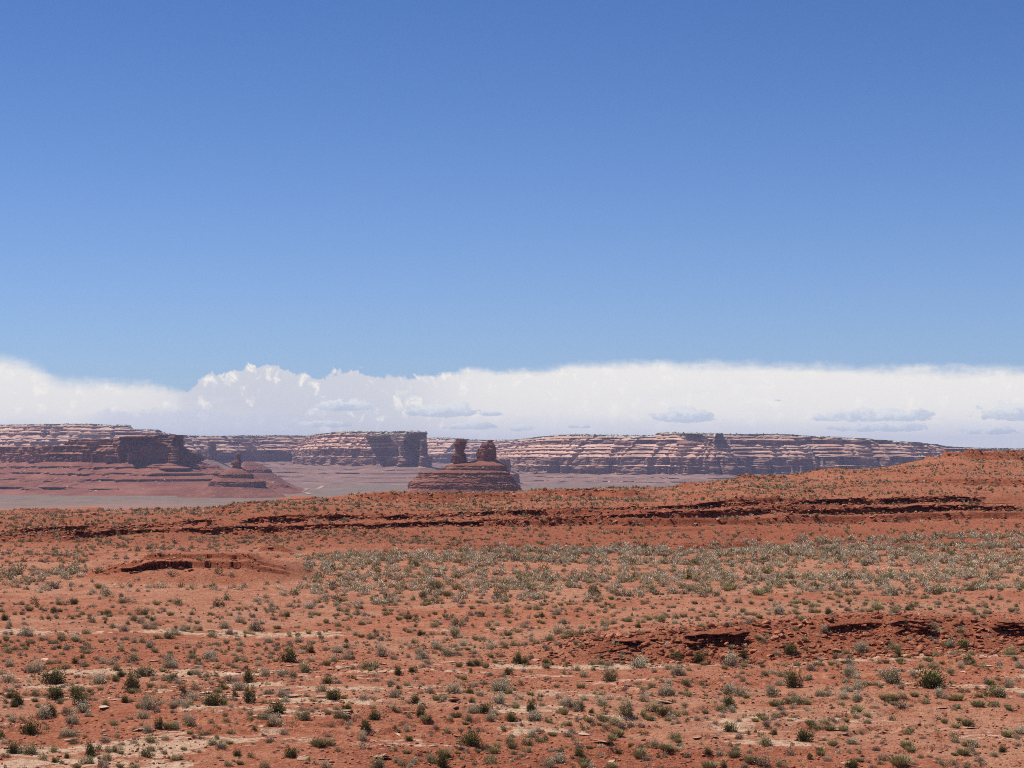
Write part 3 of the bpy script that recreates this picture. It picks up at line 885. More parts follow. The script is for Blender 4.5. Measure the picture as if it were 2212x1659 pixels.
def build_rocks_far():
    Z0 = -52.0
    # --- twin rock butte in the middle
    D = 2000.0
    root = empty("twin_rock_butte", (ray(1000, 1000)[0] * D, D, -46.0))
    tag(root, "dark red stepped butte in the middle carrying two rock pillars on its crest", "butte")
    org = tuple(root.location)
    lathe("stepped_base", D, crop5([
        (522, 1345, 1470), (535, 1320, 1520), (560, 1235, 1565), (585, 1120, 1605), (600, 1000, 1630), (616, 900, 1655), (624, 880, 1668), (650, 862, 1672),
        (655, 858, 1674), (682, 850, 1678), (688, 800, 1690), (704, 560, 1710), (712, 520, 1722), (742, 512, 1730), (752, 508, 1752), (765, 504, 1764),
        (785, 500, 1772), (792, 470, 1776), (822, 430, 1786), (834, 402, 1800), (862, 394, 1822), (874, 390, 1842), (922, 378, 1868), (945, 360, 1890), (1000, 270, 1960), (1080, 130, 2080), (1180, -50, 2230)]),
        MAT_BUTTE, 0.8, 0.36, 201, 0.9, parent=root, squ=2.3, origin=org)
    lathe("rock_pillar", D, crop5([
        (262, 1022, 1085), (272, 1012, 1120), (284, 1004, 1134), (318, 1002, 1139), (340, 996, 1134), (350, 992, 1124), (378, 988, 1122), (398, 1000, 1116), (440, 1004, 1110),
        (452, 990, 1116), (462, 976, 1128), (490, 967, 1137), (530, 958, 1148), (578, 950, 1154), (600, 990, 1150), (640, 1000, 1140)]),
        MAT_BUTTE, 0.9, 0.22, 221, 0.7, parent=root, squ=3.4, lump=0.95, origin=org, disc=0.16).location = (0, -2.0, 0)
    p = lathe("rock_pillar", D, crop5([
        (318, 1400, 1500), (326, 1372, 1508), (338, 1355, 1512), (352, 1348, 1520), (380, 1344, 1521), (392, 1318, 1522), (402, 1306, 1523), (440, 1300, 1528), (462, 1290, 1526), (500, 1286, 1527), (532, 1296, 1522), (560, 1290, 1530)]),
        MAT_BUTTE, 0.9, 0.22, 241, 0.7, parent=root, squ=3.4, lump=0.95, origin=org, disc=0.16)
    lathe("balanced_rock", D, crop5([(279, 1450, 1496), (284, 1440, 1502), (296, 1432, 1502), (304, 1424, 1494), (312, 1412, 1488), (322, 1400, 1490), (332, 1396, 1492)]),
          MAT_BUTTE, 0.8, 0.2, 261, 0.4, parent=p, squ=2.4, lump=0.35, origin=(0, 0, 0)).location = tuple(-np.array(org) + np.array(org) * 0)
    p.children[0].location = tuple(-v for v in org)
    lathe("caprock", D, crop5([(264, 1018, 1040), (268, 1008, 1046), (282, 1001, 1050), (294, 1003, 1046), (300, 1008, 1040)]),
          MAT_BUTTE, 0.8, 0.2, 281, 0.2, parent=root, squ=2.3, lump=0.2, origin=org).location = (0, -3.5, 0)

    # --- slim spire on a stepped cone, right end of the left mesa
    D = 2800.0
    root = empty("spire_butte", (ray(512, 1000)[0] * D, D, -50.0))
    tag(root, "small stepped butte with a leaning knobbly spire beside the left mesa", "butte")
    org = tuple(root.location)
    lathe("stepped_base", D, crop1([
        (992, 1832, 1915), (1002, 1800, 1940), (1028, 1752, 1985), (1036, 1745, 1996), (1052, 1736, 2004), (1068, 1730, 2008), (1078, 1695, 2030), (1092, 1672, 2092), (1100, 1668, 2098),
        (1138, 1650, 2102), (1150, 1600, 2125), (1180, 1520, 2180), (1205, 1430, 2235), (1235, 1350, 2290), (1260, 1290, 2330)]),
        MAT_BUTTE, 0.85, 0.45, 301, 0.8, parent=root, squ=2.3, origin=org)
    lathe("rock_spire", D, crop1([
        (868, 1884, 1902), (876, 1876, 1906), (898, 1870, 1908), (914, 1878, 1904), (922, 1876, 1902), (932, 1852, 1910), (944, 1834, 1911), (962, 1829, 1911), (974, 1848, 1907), (982, 1836, 1912), (996, 1828, 1916), (1010, 1826, 1916)]),
        MAT_BUTTE, 0.8, 0.25, 321, 0.5, parent=root, squ=2.6, lump=0.5, origin=org)

    # --- rock tower standing clear of the far cliffs on the left
    D = 4700.0
    t = lathe("rock_tower", D, crop1([(772, 1665, 1690), (780, 1655, 1704), (800, 1650, 1706), (850, 1648, 1706), (900, 1648, 1708), (925, 1640, 1712), (935, 1600, 1740), (1000, 1480, 1860), (1080, 1400, 1960)]),
              MAT_MESA, 0.8, 0.9, 341, 0.8, squ=2.8, lump=2.0, talus_from=953)
    tag(t, "slim straight rock tower standing in front of the hazy far left cliffs", "rock tower")
    t = lathe("rock_tower", 4300.0, [(948, 911, 917), (955, 909, 921), (985, 907, 923), (987, 907, 931), (1008, 905, 933), (1012, 895, 945), (1030, 860, 985), (1050, 840, 1010)],
              MAT_MESA, 0.8, 0.9, 351, 0.8, squ=2.8, lump=2.0, talus_from=1010)
    tag(t, "two-stage rock tower at the right foot of the middle promontory", "rock tower")
    t = lathe("shadowed_block", 3900.0, [(988, 1078, 1096), (991, 1074, 1101), (1018, 1072, 1103), (1020, 1070, 1113), (1024, 1064, 1119), (1042, 1062, 1122), (1050, 1040, 1150), (1065, 1020, 1170)],
              MAT_MESA, 0.8, 0.9, 361, 0.6, squ=3.4, lump=1.2, talus_from=1042)
    tag(t, "blue-shadowed square rock block just right of the twin pillar butte", "rock block")
    t = lathe("low_butte", 3900.0, crop1([(940, 1940, 1990), (962, 1930, 2070), (975, 1925, 2090), (1000, 1900, 2140), (1030, 1880, 2150), (1040, 1800, 2180), (1100, 1700, 2260), (1140, 1600, 2350)]),
              MAT_BUTTE, 0.8, 0.8, 371, 0.8, squ=2.6, lump=1.0)
    tag(t, "low hazy stepped butte behind and to the right of the spire", "butte")

    # --- near left mesa
    walls = [(9, 60, "t"), (2.0, 1.2, "w"), (8, 36, "t"), (2.4, 1.5, "w"), (6, 24, "t"), (2.2, 1.2, "w"), (6.0, 26, "t"), (2.2, 1.2, "w"), (6.4, 20, "t"),
             (11, 2.0, "w"), (1.6, 4, "s"), (9, 2.0, "w"), (1.2, 7, "s"), (8, 2.5, "w"), (1.0, 5, "s"), (6, 2.0, "w"), (1.0, 6, "s"), (5, 2, "w"), (1.0, 8, "s"), (3, 2, "w"), (1, 6, "s"), (6, 4, "w")]
    o, V = cliff("near_mesa", [(-260, 4300, 968), (-60, 3650, 966), (60, 3300, 965), (104, 3160, 963), (112, 3155, 962), (118, 3150, 951), (180, 3110, 949), (230, 3090, 947), (300, 3060, 943), (330, 3050, 940),
                               (372, 3040, 940), (377, 3070, 948), (398, 3110, 962), (412, 3180, 975), (418, 3340, 985), (424, 3700, 985)],
                 walls, Z0, 0.9, 0.42, (4, 60, 10, 30, 3.4, 9), MAT_BUTTE, back=180, seed=401, extra=0.8, soft=9)
    tag(o, "broad dark brown mesa at left with a blocky two-tier cliff above purple red talus", "mesa")

    # --- far mesas
    def stack(talus, text):
        k = max(3, int(talus / 6))
        L = []
        for i in range(k):
            L += [(talus / k - 1.2, 26 + 14 * (k - i), "t"), (1.2, 0.8, "w")]
        for tok in text.split():
            ty, r_, n_ = tok[0], *map(float, tok[1:].split("/"))
            L.append((r_, n_, ty))
        return L
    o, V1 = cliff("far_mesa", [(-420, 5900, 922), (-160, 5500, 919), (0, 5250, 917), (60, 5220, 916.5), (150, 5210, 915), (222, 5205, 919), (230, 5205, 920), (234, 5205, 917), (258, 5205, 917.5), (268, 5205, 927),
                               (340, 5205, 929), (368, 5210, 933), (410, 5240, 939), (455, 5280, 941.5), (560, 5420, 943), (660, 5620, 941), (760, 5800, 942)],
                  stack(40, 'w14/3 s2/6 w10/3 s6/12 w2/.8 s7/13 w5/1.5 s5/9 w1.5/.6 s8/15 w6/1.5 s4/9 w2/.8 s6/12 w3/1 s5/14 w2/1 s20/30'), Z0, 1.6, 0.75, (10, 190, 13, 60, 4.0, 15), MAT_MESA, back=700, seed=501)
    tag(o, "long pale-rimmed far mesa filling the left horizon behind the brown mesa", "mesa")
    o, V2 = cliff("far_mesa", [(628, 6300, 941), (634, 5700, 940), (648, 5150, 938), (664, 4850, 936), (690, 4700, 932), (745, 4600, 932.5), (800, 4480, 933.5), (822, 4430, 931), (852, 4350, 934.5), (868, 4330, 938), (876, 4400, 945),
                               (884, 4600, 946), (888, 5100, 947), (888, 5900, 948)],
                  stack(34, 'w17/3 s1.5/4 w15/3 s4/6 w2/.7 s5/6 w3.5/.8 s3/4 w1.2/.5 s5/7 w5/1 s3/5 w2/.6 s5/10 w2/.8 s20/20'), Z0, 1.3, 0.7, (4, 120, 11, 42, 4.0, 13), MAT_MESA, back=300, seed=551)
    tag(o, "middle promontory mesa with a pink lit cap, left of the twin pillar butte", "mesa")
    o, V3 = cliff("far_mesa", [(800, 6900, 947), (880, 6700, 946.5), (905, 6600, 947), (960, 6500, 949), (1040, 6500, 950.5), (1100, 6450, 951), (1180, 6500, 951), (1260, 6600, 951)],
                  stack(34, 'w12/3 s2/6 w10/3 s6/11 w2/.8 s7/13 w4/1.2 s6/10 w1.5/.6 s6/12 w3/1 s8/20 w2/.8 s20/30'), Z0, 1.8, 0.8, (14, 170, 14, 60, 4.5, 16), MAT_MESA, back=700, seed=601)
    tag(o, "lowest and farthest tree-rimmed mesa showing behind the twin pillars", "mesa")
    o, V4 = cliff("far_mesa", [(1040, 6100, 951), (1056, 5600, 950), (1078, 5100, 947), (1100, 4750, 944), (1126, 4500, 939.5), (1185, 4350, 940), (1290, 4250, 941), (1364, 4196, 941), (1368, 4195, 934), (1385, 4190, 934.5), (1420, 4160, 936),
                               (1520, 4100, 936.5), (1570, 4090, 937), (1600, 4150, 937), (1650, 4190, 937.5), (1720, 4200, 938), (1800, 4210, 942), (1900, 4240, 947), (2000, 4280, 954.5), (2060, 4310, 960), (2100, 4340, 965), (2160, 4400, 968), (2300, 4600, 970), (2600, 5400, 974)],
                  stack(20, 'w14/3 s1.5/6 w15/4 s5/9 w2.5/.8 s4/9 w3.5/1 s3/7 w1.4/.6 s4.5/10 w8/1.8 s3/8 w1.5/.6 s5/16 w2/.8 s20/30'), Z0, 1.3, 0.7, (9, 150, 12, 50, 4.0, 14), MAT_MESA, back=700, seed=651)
    tag(o, "wide pink banded mesa on the right with a deep shadowed cliff under its rim", "mesa")

    # --- pinyon scrub along the rims: a far dark fringe nobody could count
    pts = []
    for V, n in ((V1, 1500), (V2, 400), (V3, 900), (V4, 1900)):
        c = V.shape[1]
        j = rng.integers(0, c, n)
        row = V.shape[0] - 5
        f = rng.random(n) ** 1.5
        base = V[row, j] * (1 - f[:, None]) + V[row + 2, j] * f[:, None]
        pts.append(base)
    pts = np.concatenate(pts)
    ico = np.array([(0, 0, 1), (.9, 0, .2), (.28, .85, .2), (-.72, .53, .2), (-.72, -.53, .2), (.28, -.85, .2), (0, 0, -.3)])
    icf = np.array([(0, 1, 2), (0, 2, 3), (0, 3, 4), (0, 4, 5), (0, 5, 1), (6, 2, 1), (6, 3, 2), (6, 4, 3), (6, 5, 4), (6, 1, 5)])
    sz = rng.uniform(1.0, 2.4, len(pts))
    V = pts[:, None, :] + ico[None] * (sz[:, None, None] * np.array([1.2, 1.2, 1.0])) + rng.normal(0, 0.25, (len(pts), 7, 3))
    Fc = icf[None] + 7 * np.arange(len(pts))[:, None, None]
    o = mesh_obj("rim_scrub", V.reshape(-1, 3), Fc.reshape(-1, 3), MAT_LEAF["d"], attrs={"tint": rng.uniform(0.2, 0.7, len(pts) * 7)}, smooth=False)
    tag(o, "dark fringe of small trees along the far mesa rims", kind="stuff")

    # --- pale blocks fallen on the talus
    rb = np.random.default_rng(9)
    V, Fc = rock_shape(611, 0.6, 1)
    Vs, Fs, Ts, kk = [], [], [], 0
    for (xa, xb, ya, yb, n) in ((20, 470, 1012, 1064, 70), (640, 900, 1000, 1042, 60), (560, 640, 1015, 1050, 14), (1130, 1480, 1028, 1046, 30), (900, 1110, 1000, 1048, 14)):
        dg = bpy.context.evaluated_depsgraph_get()
        for _ in range(n):
            x, y = rb.uniform(xa, xb), rb.uniform(ya, yb)
            sx, sl = ray(x, y)
            d = Vector((sx, 1.0, sl)).normalized()
            hit, loc, nrm, idx, ob, mtx = scene.ray_cast(dg, d * 600, d)
            if not hit or loc.y < 1500:
                continue
            w = loc.y / F * (1.6 + 7.0 * rb.random() ** 3)
            a = rb.uniform(0, 6.28)
            R = np.array([[math.cos(a), -math.sin(a), 0], [math.sin(a), math.cos(a), 0], [0, 0, 1]])
            Vs.append(V @ R.T * w + np.array(loc))
            Fs.append(Fc + kk)
            Ts.append(np.full(len(V), rb.uniform(0.2, 0.9)))
            kk += len(V)
    me = data_mesh("fallen_blocks", np.concatenate(Vs), np.concatenate(Fs), [MAT_PALE], np.concatenate(Ts))
    o = bpy.data.objects.new("fallen_blocks", me)
    COL.objects.link(o)
    tag(o, "pale blocks fallen onto the talus below the mesas", kind="stuff")
    # --- dirt road in the valley
    pts = [(438, 1197), (425, 1190), (400, 1185), (372, 1180), (385, 1170), (412, 1160), (424, 1154)], [(495, 1156), (515, 1152), (530, 1143), (546, 1131)], [(300, 1172), (345, 1174), (372, 1180)]
    for k, part in enumerate(pts):
        P = []
        for cx, cy in part:
            x, y = (1000 + cx / 2.011) * .5486, (1350 + cy / 2.011) * .5486
            s, sl = ray(x, y)
            d = -50.2 / sl
            P.append((s * d, d))
        P = np.array(P)
        tt = np.linspace(0, len(P) - 1, 40)
        P = np.stack([np.interp(tt, np.arange(len(P)), P[:, i]) for i in (0, 1)], -1)
        T = np.gradient(P, axis=0)
        T /= np.linalg.norm(T, axis=1, keepdims=True)
        W = np.stack([-T[:, 1], T[:, 0]], -1) * (3.2 if k < 2 else 1.5)
        zz = ground_z(P[:, 0], P[:, 1])[:, None] + 0.5
        V = np.concatenate([np.concatenate([P - W, zz], 1), np.concatenate([P + W, zz], 1)])
        n = len(P)
        o = mesh_obj("road", V, np.array([(i, i + 1, n + i + 1, n + i) for i in range(n - 1)]), MAT_PALE)
        tag(o, "pale dirt road winding across the valley floor", kind="structure")



# ------------------------------------------------------------------ shrubs: where the photograph shows each of them
# per tile: origin in the full-size photograph, magnification, then "x base-y width kind" (capital = tall)
# kinds: g silver-grey, d dark green, o olive grey, b dry brown-grey, y straw-green
TILES = [
(0, 2360, 3.16, "20 100 70 o;280 75 75 b;440 110 75 d;740 75 120 o;915 70 95 d;970 120 60 b;365 150 105 y;560 155 65 b;650 175 95 d;820 140 60 b;950 160 70 g;1020 195 90 o;1335 195 100 d;1100 105 60 b;270 195 70 y;50 265 100 d;295 258 60 b;355 238 55 b;610 250 95 o;700 225 80 g;900 250 80 o;1140 290 110 o;1300 255 90 b;1620 195 90 b;1760 195 150 o;1660 265 120 o;1890 270 70 d;1880 195 75 g;1980 180 75 b;2020 130 80 b;2120 205 90 y;2080 85 60 b;2110 35 80 o;1510 50 100 o;1540 105 70 b;1390 110 80 b;145 340 110 g;305 315 80 b;105 370 80 b;55 440 90 g;340 465 170 g;1070 435 130 o;965 440 80 g;760 520 150 o;890 525 160 g;395 555 100 o;545 520 110 b;640 555 110 o;1005 530 90 g;1100 525 70 b;1080 580 80 b;70 590 80 o;275 590 70 y;260 635 80 b;90 670 150 o;485 665 110 b;270 705 110 b;820 640 120 b;765 690 90 o;1065 665 140 b;1165 620 60 y;1255 540 80 y;1390 355 100 o;1450 365 70 g;1515 400 160 b;1610 315 100 b;1750 305 150 b;1840 370 150 g;1940 335 110 b;1440 500 90 b;1555 510 120 b;1690 545 120 g;1780 545 110 o;1490 580 90 g;1820 610 160 b;1920 575 60 o;1510 650 100 o;1665 645 90 o;2080 490 180 o;2180 440 110 g;2110 705 70 D;90 845 165 g;400 915 240 g;720 800 80 o;620 810 110 o;800 870 140 o;940 800 100 d;1040 840 140 o;1270 805 120 g;1360 815 130 g;1430 770 110 b;1650 770 180 o;1800 960 290 o;2090 770 170 g;2100 855 220 g;2030 905 90 y;1440 885 140 o;1270 860 50 o;40 940 110 g;90 1045 220 g;650 1060 310 d;1210 1060 250 g;1510 970 110 d;1440 1030 130 d;1905 1015 100 b;2060 1015 130 o;2165 985 100 b;410 1025 60 o;1590 835 90 b;870 1074 100 o;1650 1130 200 o"),
(670, 2360, 3.16, "100 60 130 o;120 85 80 b;520 110 60 g;650 78 70 b;780 145 65 b;950 130 75 b;1010 105 60 g;870 65 60 b;1120 75 75 g;1255 100 95 g;1170 125 60 b;1480 95 100 g;1550 110 60 b;1610 100 70 b;1735 125 150 g;1835 45 90 o;1880 110 75 b;2085 85 90 o;2075 145 100 g;275 195 80 o;510 195 75 b;585 235 75 b;740 205 85 o;850 190 70 b;1250 165 130 b;1410 215 110 o;1740 195 90 g;1810 200 90 b;150 230 60 b;260 290 110 b;650 365 140 g;1000 230 110 b;890 295 160 g;1050 400 180 B;990 385 110 g;1295 260 90 b;1395 280 50 o;2165 275 65 o;340 390 110 o;150 400 140 g;85 450 110 g;525 475 150 o;735 440 130 b;830 445 70 b;960 435 110 o;910 475 75 o;1180 385 60 b;1330 370 90 y;1345 412 50 b;1575 362 80 b;1670 390 60 o;1720 435 70 y;1845 445 75 b;1870 490 60 b;1850 335 70 b;2095 340 120 o;2085 400 75 o;2080 490 95 b;1210 545 115 g;1575 540 140 g;1475 580 110 b;1420 590 70 o;865 580 110 g;555 570 85 b;575 640 70 b;370 560 65 o;365 610 75 o;305 635 65 g;710 640 60 d;865 640 95 g;430 750 180 g;540 710 140 g;270 740 130 o;230 785 90 b;530 780 130 g;785 705 90 g;875 785 170 o;1130 700 80 g;1105 755 90 o;1255 735 110 g;1260 690 95 o;1320 640 80 b;1450 650 80 o;1240 795 50 d;1430 785 230 d;1640 680 110 g;1745 670 125 d;1780 555 65 y;1930 640 100 o;2060 665 170 g;2180 610 70 b;1770 780 110 g;1610 780 60 g;1990 775 140 g;2110 755 90 b;2195 745 80 b;1085 835 110 g;600 870 110 o;740 835 110 b;800 858 95 o;375 840 120 b;40 860 130 g;1670 915 210 o;1520 975 140 o;1375 965 140 g;1190 960 160 g;965 1045 145 D;725 1030 150 b;825 1020 100 g;235 945 90 d;310 940 130 g;460 1015 80 o;570 960 85 o;790 935 50 b;110 1055 130 g;40 1010 110 d;900 885 80 b;1530 1030 80 b;1640 1020 70 b;1970 1050 150 d;1210 1070 60 d"),
(1340, 2360, 3.16, "255 60 90 b;430 40 55 b;250 125 90 o;60 160 110 o;550 150 85 o;690 80 70 b;200 195 100 b;290 200 70 b;610 190 70 b;720 165 60 b;745 205 95 b;845 250 105 y;1075 35 80 o;900 20 70 o;1150 185 50 d;1480 105 75 b;1790 50 70 g;2020 55 75 b;1950 120 100 b;2080 105 60 b;2080 175 160 o;2100 235 60 d;2170 265 90 b;1640 125 70 y;1640 210 120 b;1740 215 110 y;1940 190 60 b;45 272 60 d;315 260 75 g;260 320 115 o;360 310 80 o;480 303 35 d;95 358 70 o;850 293 55 d;1030 238 60 b;1170 285 65 b;1235 248 65 o;1345 260 100 b;1395 210 60 b;1575 280 105 b;1460 340 180 o;1160 350 120 o;1895 290 60 b;1850 310 90 b;1955 335 90 g;1825 350 60 o;1895 388 80 y;440 415 80 b;185 455 100 g;375 500 120 o;510 520 110 b;610 520 70 b;860 420 95 o;920 400 60 b;1015 455 105 d;1140 450 90 b;1220 440 60 b;1280 440 80 b;1385 410 110 g;1410 455 180 g;1480 485 90 g;1770 510 90 o;2090 450 110 y;2190 410 60 o;2015 565 100 g;1870 625 150 g;2050 605 130 o;925 550 110 o;1140 565 65 g;1275 545 70 o;1410 600 90 o;1520 585 140 g;1195 625 160 g;1050 585 70 o;970 675 120 g;1165 675 80 o;790 685 60 b;520 715 180 G;640 690 70 g;430 605 75 o;380 640 75 o;70 610 120 o;95 690 120 b;100 750 130 g;670 750 100 b;850 725 80 g;1000 745 190 g;1330 705 200 g;1500 705 100 b;1650 675 120 g;1660 725 70 b;1590 635 80 y;1460 640 90 g;2035 720 110 b;1110 815 120 b;360 870 270 o;705 950 105 D;900 910 120 d;1620 835 110 d;1720 830 115 d;2090 940 110 d;2020 970 90 o;1830 955 130 b;2180 800 100 D;1780 1060 110 b;450 1025 120 b;520 990 60 b;580 940 50 b;625 1060 130 g;90 985 55 d;830 1074 90 o;1010 1070 75 b;1250 1020 50 y;2010 1095 220 g;1630 1085 90 b"),
(2010, 2360, 3.16, "215 60 60 b;220 130 90 o;415 40 65 d;400 80 70 g;330 135 130 o;500 155 60 b;550 105 80 o;655 130 80 b;790 70 70 o;870 130 65 b;945 70 60 g;1080 40 110 o;1080 90 70 b;1090 155 70 b;1260 115 90 o;1415 35 80 b;1540 140 70 o;1640 40 60 b;1725 35 60 o;1815 70 50 b;385 220 85 d;565 195 130 g;640 310 130 g;190 305 80 b;190 360 125 b;100 415 90 o;350 370 60 o;575 430 170 g;500 520 170 o;700 375 95 g;740 470 160 o;870 450 90 o;880 370 90 g;1010 420 110 o;1050 355 80 b;1090 490 85 b;1180 320 110 o;1170 390 110 g;1280 310 90 o;1390 350 80 b;1480 275 110 g;1600 355 95 d;1630 300 110 o;1740 260 90 b;1800 250 90 o;1875 285 150 o;2045 305 100 g;2060 245 110 o;2165 225 70 o;1935 355 65 o;2145 360 70 b;1910 190 70 b;1345 180 60 b;1015 210 100 b;1175 175 60 y;265 525 90 g;320 555 100 o;180 575 90 b;60 580 130 o;585 575 70 o;870 600 90 o;830 650 70 b;1515 650 80 b;1400 690 90 b;1660 685 60 b;75 800 110 D;190 815 125 d;465 825 120 d;655 775 70 b;1570 730 75 b;680 845 75 d;815 890 130 o;900 965 120 g;750 940 70 b;1050 890 60 d;1040 820 100 o;1130 815 110 o;1220 835 140 b;1400 820 70 d;1600 860 270 g;1770 915 100 b;1970 880 120 o;2100 950 190 g;2070 800 110 d;2050 735 130 d;155 915 110 b;245 920 60 d;1245 1030 190 O;1585 1065 95 b;1950 1070 140 g;1615 960 60 y;690 1060 60 y;630 1030 50 y;2170 1070 110 o"),
(2680, 2360, 3.16, "175 60 80 y;465 115 90 o;485 35 75 b;720 50 100 o;880 65 70 y;1005 75 85 b;1425 60 100 g;1640 100 120 o;1720 95 70 b;1760 50 60 b;1910 80 60 b;2000 105 85 b;2150 70 60 o;2090 30 90 o;300 125 80 b;600 125 70 b;390 170 90 b;390 225 90 o;560 165 60 o;580 220 70 o;290 215 60 y;45 225 80 o;130 245 65 b;225 270 80 b;460 260 45 y;710 200 80 b;780 165 75 y;830 200 90 o;780 248 80 g;890 200 70 b;985 240 85 y;1100 195 70 b;1230 190 190 g;1350 180 70 o;1420 155 100 b;1480 190 60 o;1260 240 60 g;1540 250 75 y;1550 255 60 b;1640 170 120 o;1720 170 70 y;1855 185 105 d;2080 150 90 o;350 305 60 b;905 295 80 d;590 350 130 b;665 315 60 b;530 330 70 b;260 360 110 o;350 375 70 o;375 440 70 o;1270 345 60 b;1430 390 90 o;1750 400 150 g;1090 490 90 g;790 540 80 o;1000 545 75 o;1290 570 60 b;795 600 80 o;95 680 80 o;30 360 70 b;1190 690 90 g;1360 690 175 d;1450 680 90 b;2180 660 90 g;280 695 110 o;250 800 180 d;560 830 250 g;790 750 95 D;765 830 70 o;885 800 80 b;990 810 80 b;1950 740 115 o;2115 730 55 o;1755 780 90 g;1610 890 180 b;1790 890 70 b;1430 830 80 b;1330 845 60 y;900 860 60 y;1020 850 80 y;2030 800 80 y;1870 825 70 y;1760 830 70 y;2130 860 150 b;2110 945 180 g;2170 990 110 g;1160 935 120 g;1270 970 130 o;765 930 80 o;30 950 100 g;230 880 55 y;500 1020 75 b;670 985 80 b;770 1025 110 b;850 960 60 o;1010 975 75 b;1600 1000 170 b;1560 1010 90 o;1890 990 70 b;2060 1035 110 o;60 1070 110 o"),
(3332, 2360, 3.16, "35 35 70 o;235 90 75 b;370 140 180 o;440 120 80 y;35 145 70 b;200 155 100 o;575 115 80 b;670 110 65 o;755 140 80 d;820 100 110 o;935 110 90 g;1010 85 60 g;1150 70 110 g;1315 45 60 b;1320 100 75 o;1445 30 90 o;610 170 150 o;560 205 80 g;865 250 75 b;1245 215 75 o;1280 245 60 o;1410 175 65 b;1570 160 105 o;1760 185 110 o;1905 130 55 b;2120 95 90 o;2130 135 65 d;1735 85 80 o;1825 75 70 b;2130 185 75 b;1625 255 75 b;1910 15 90 o;1100 370 130 o;1140 440 130 g;1440 420 140 o;1430 470 70 o;780 520 80 g;1085 550 85 g;1300 590 160 g;1430 640 170 d;1400 510 70 b;545 570 80 o;170 660 210 g;600 640 150 o;650 620 70 D;660 720 95 D;55 730 60 o;1125 710 125 o;1330 690 110 g;835 710 55 o;1560 690 90 o;1520 790 150 d;1610 835 85 o;1390 770 60 d;1300 755 55 d;390 800 110 b;500 800 90 y;600 840 60 b;680 800 120 y;945 850 110 g;1085 870 150 o;1410 865 130 g;1460 880 70 o;1200 885 65 b;1290 950 140 o;1150 920 70 b;840 985 80 b;820 950 120 g;530 980 270 g;560 1050 260 g;640 900 80 b;60 950 170 g;120 995 140 g;60 800 150 b;1040 1090 290 d;1845 650 65 o;1920 655 75 o;2030 700 170 o;2190 640 80 o;2100 780 80 d;2140 860 170 g;1895 1010 80 b;1785 1065 120 o;2050 1065 150 g;2150 1040 70 b;110 1100 160 g;370 1074 80 o;1310 1045 70 b"),
(0, 2684, 3.16, "40 110 90 b;130 125 110 g;140 210 120 d;25 190 70 o;230 295 190 d;310 175 90 o;435 185 145 o;430 255 85 y;60 275 100 b;170 320 110 d;530 300 50 b;475 325 80 y;600 120 75 b;690 230 240 d;890 130 90 o;960 220 180 d;1000 130 110 o;780 80 90 b;1000 320 210 d;740 275 110 o;1195 240 95 b;1400 95 85 b;1250 110 80 y;1645 140 210 D;1925 135 75 y;1535 265 110 d;1640 255 100 b;1820 250 150 o;1310 310 120 o;1810 350 240 g;2150 320 130 g;1775 470 175 g;1410 430 80 b;650 430 160 d;840 410 170 b;1040 390 220 g;520 470 240 g;270 485 100 o;140 500 140 g;30 580 90 b;550 535 95 b;380 660 255 d;860 535 200 g;1525 500 80 b;1285 545 65 b;1260 595 50 b;1750 555 85 b;1685 610 90 b;1985 600 130 D;2125 605 170 o;1850 640 180 g;1880 760 190 o;2070 730 130 g;780 690 150 g;905 690 170 g;920 780 130 o;1070 695 90 b;890 830 60 b;1315 765 140 b;1430 700 110 b;1665 725 60 o;45 780 110 g;180 900 180 d;370 905 200 o;525 785 80 b;650 885 140 o;60 945 110 b;680 1005 110 d;1135 940 150 D;1350 880 120 g;1450 880 140 o;1500 790 100 b;1310 990 150 o;1080 1030 170 o;1700 810 75 g;1815 940 190 o;1910 930 60 o;1635 885 60 y;2045 905 90 o;2170 980 80 o;835 960 90 d;1490 1074 90 y;1680 1095 150 o;1270 1085 150 b;960 1080 90 y;40 1080 70 d;1500 905 80 y"),
(670, 2684, 3.16, "170 210 130 b;320 110 160 b;60 320 130 g;170 330 170 g;330 330 75 b;290 240 180 g;490 300 270 d;600 140 130 o;650 100 100 d;840 110 200 g;780 200 60 b;970 270 160 D;1105 205 60 y;1180 160 110 g;1370 200 190 g;1450 260 120 g;1170 275 90 o;770 325 110 g;865 285 70 b;735 365 60 b;1310 400 210 d;1880 130 170 o;2000 230 190 d;1705 190 80 o;1640 365 100 b;1765 385 120 b;1830 345 80 o;1640 290 55 b;1790 250 90 o;2050 350 80 o;1920 380 90 b;430 420 60 y;535 390 55 y;695 430 115 b;800 480 70 g;690 510 110 o;510 520 110 b;60 590 140 g;240 550 220 g;355 600 80 b;240 660 90 y;290 710 85 b;385 720 90 b;465 660 90 y;575 715 90 o;520 795 150 o;735 780 90 y;990 500 110 o;1150 475 170 o;1240 480 110 g;990 400 80 b;1240 565 90 d;1330 555 200 g;1540 555 95 b;1650 485 200 o;1050 605 90 o;760 655 120 o;1425 660 130 b;1250 755 150 b;1190 635 50 y;350 880 90 g;170 860 80 y;80 985 150 o;165 1045 80 b;610 960 80 b;830 935 110 d;720 1060 110 o;865 1035 100 y;1010 785 70 b;1370 830 80 b;1500 955 160 d;1850 820 190 y;1990 800 170 o;1970 690 110 b;2005 570 90 b;2160 520 60 b;2110 460 180 o;1170 1080 130 o;1950 1090 160 g;640 830 110 y;30 400 110 b"),
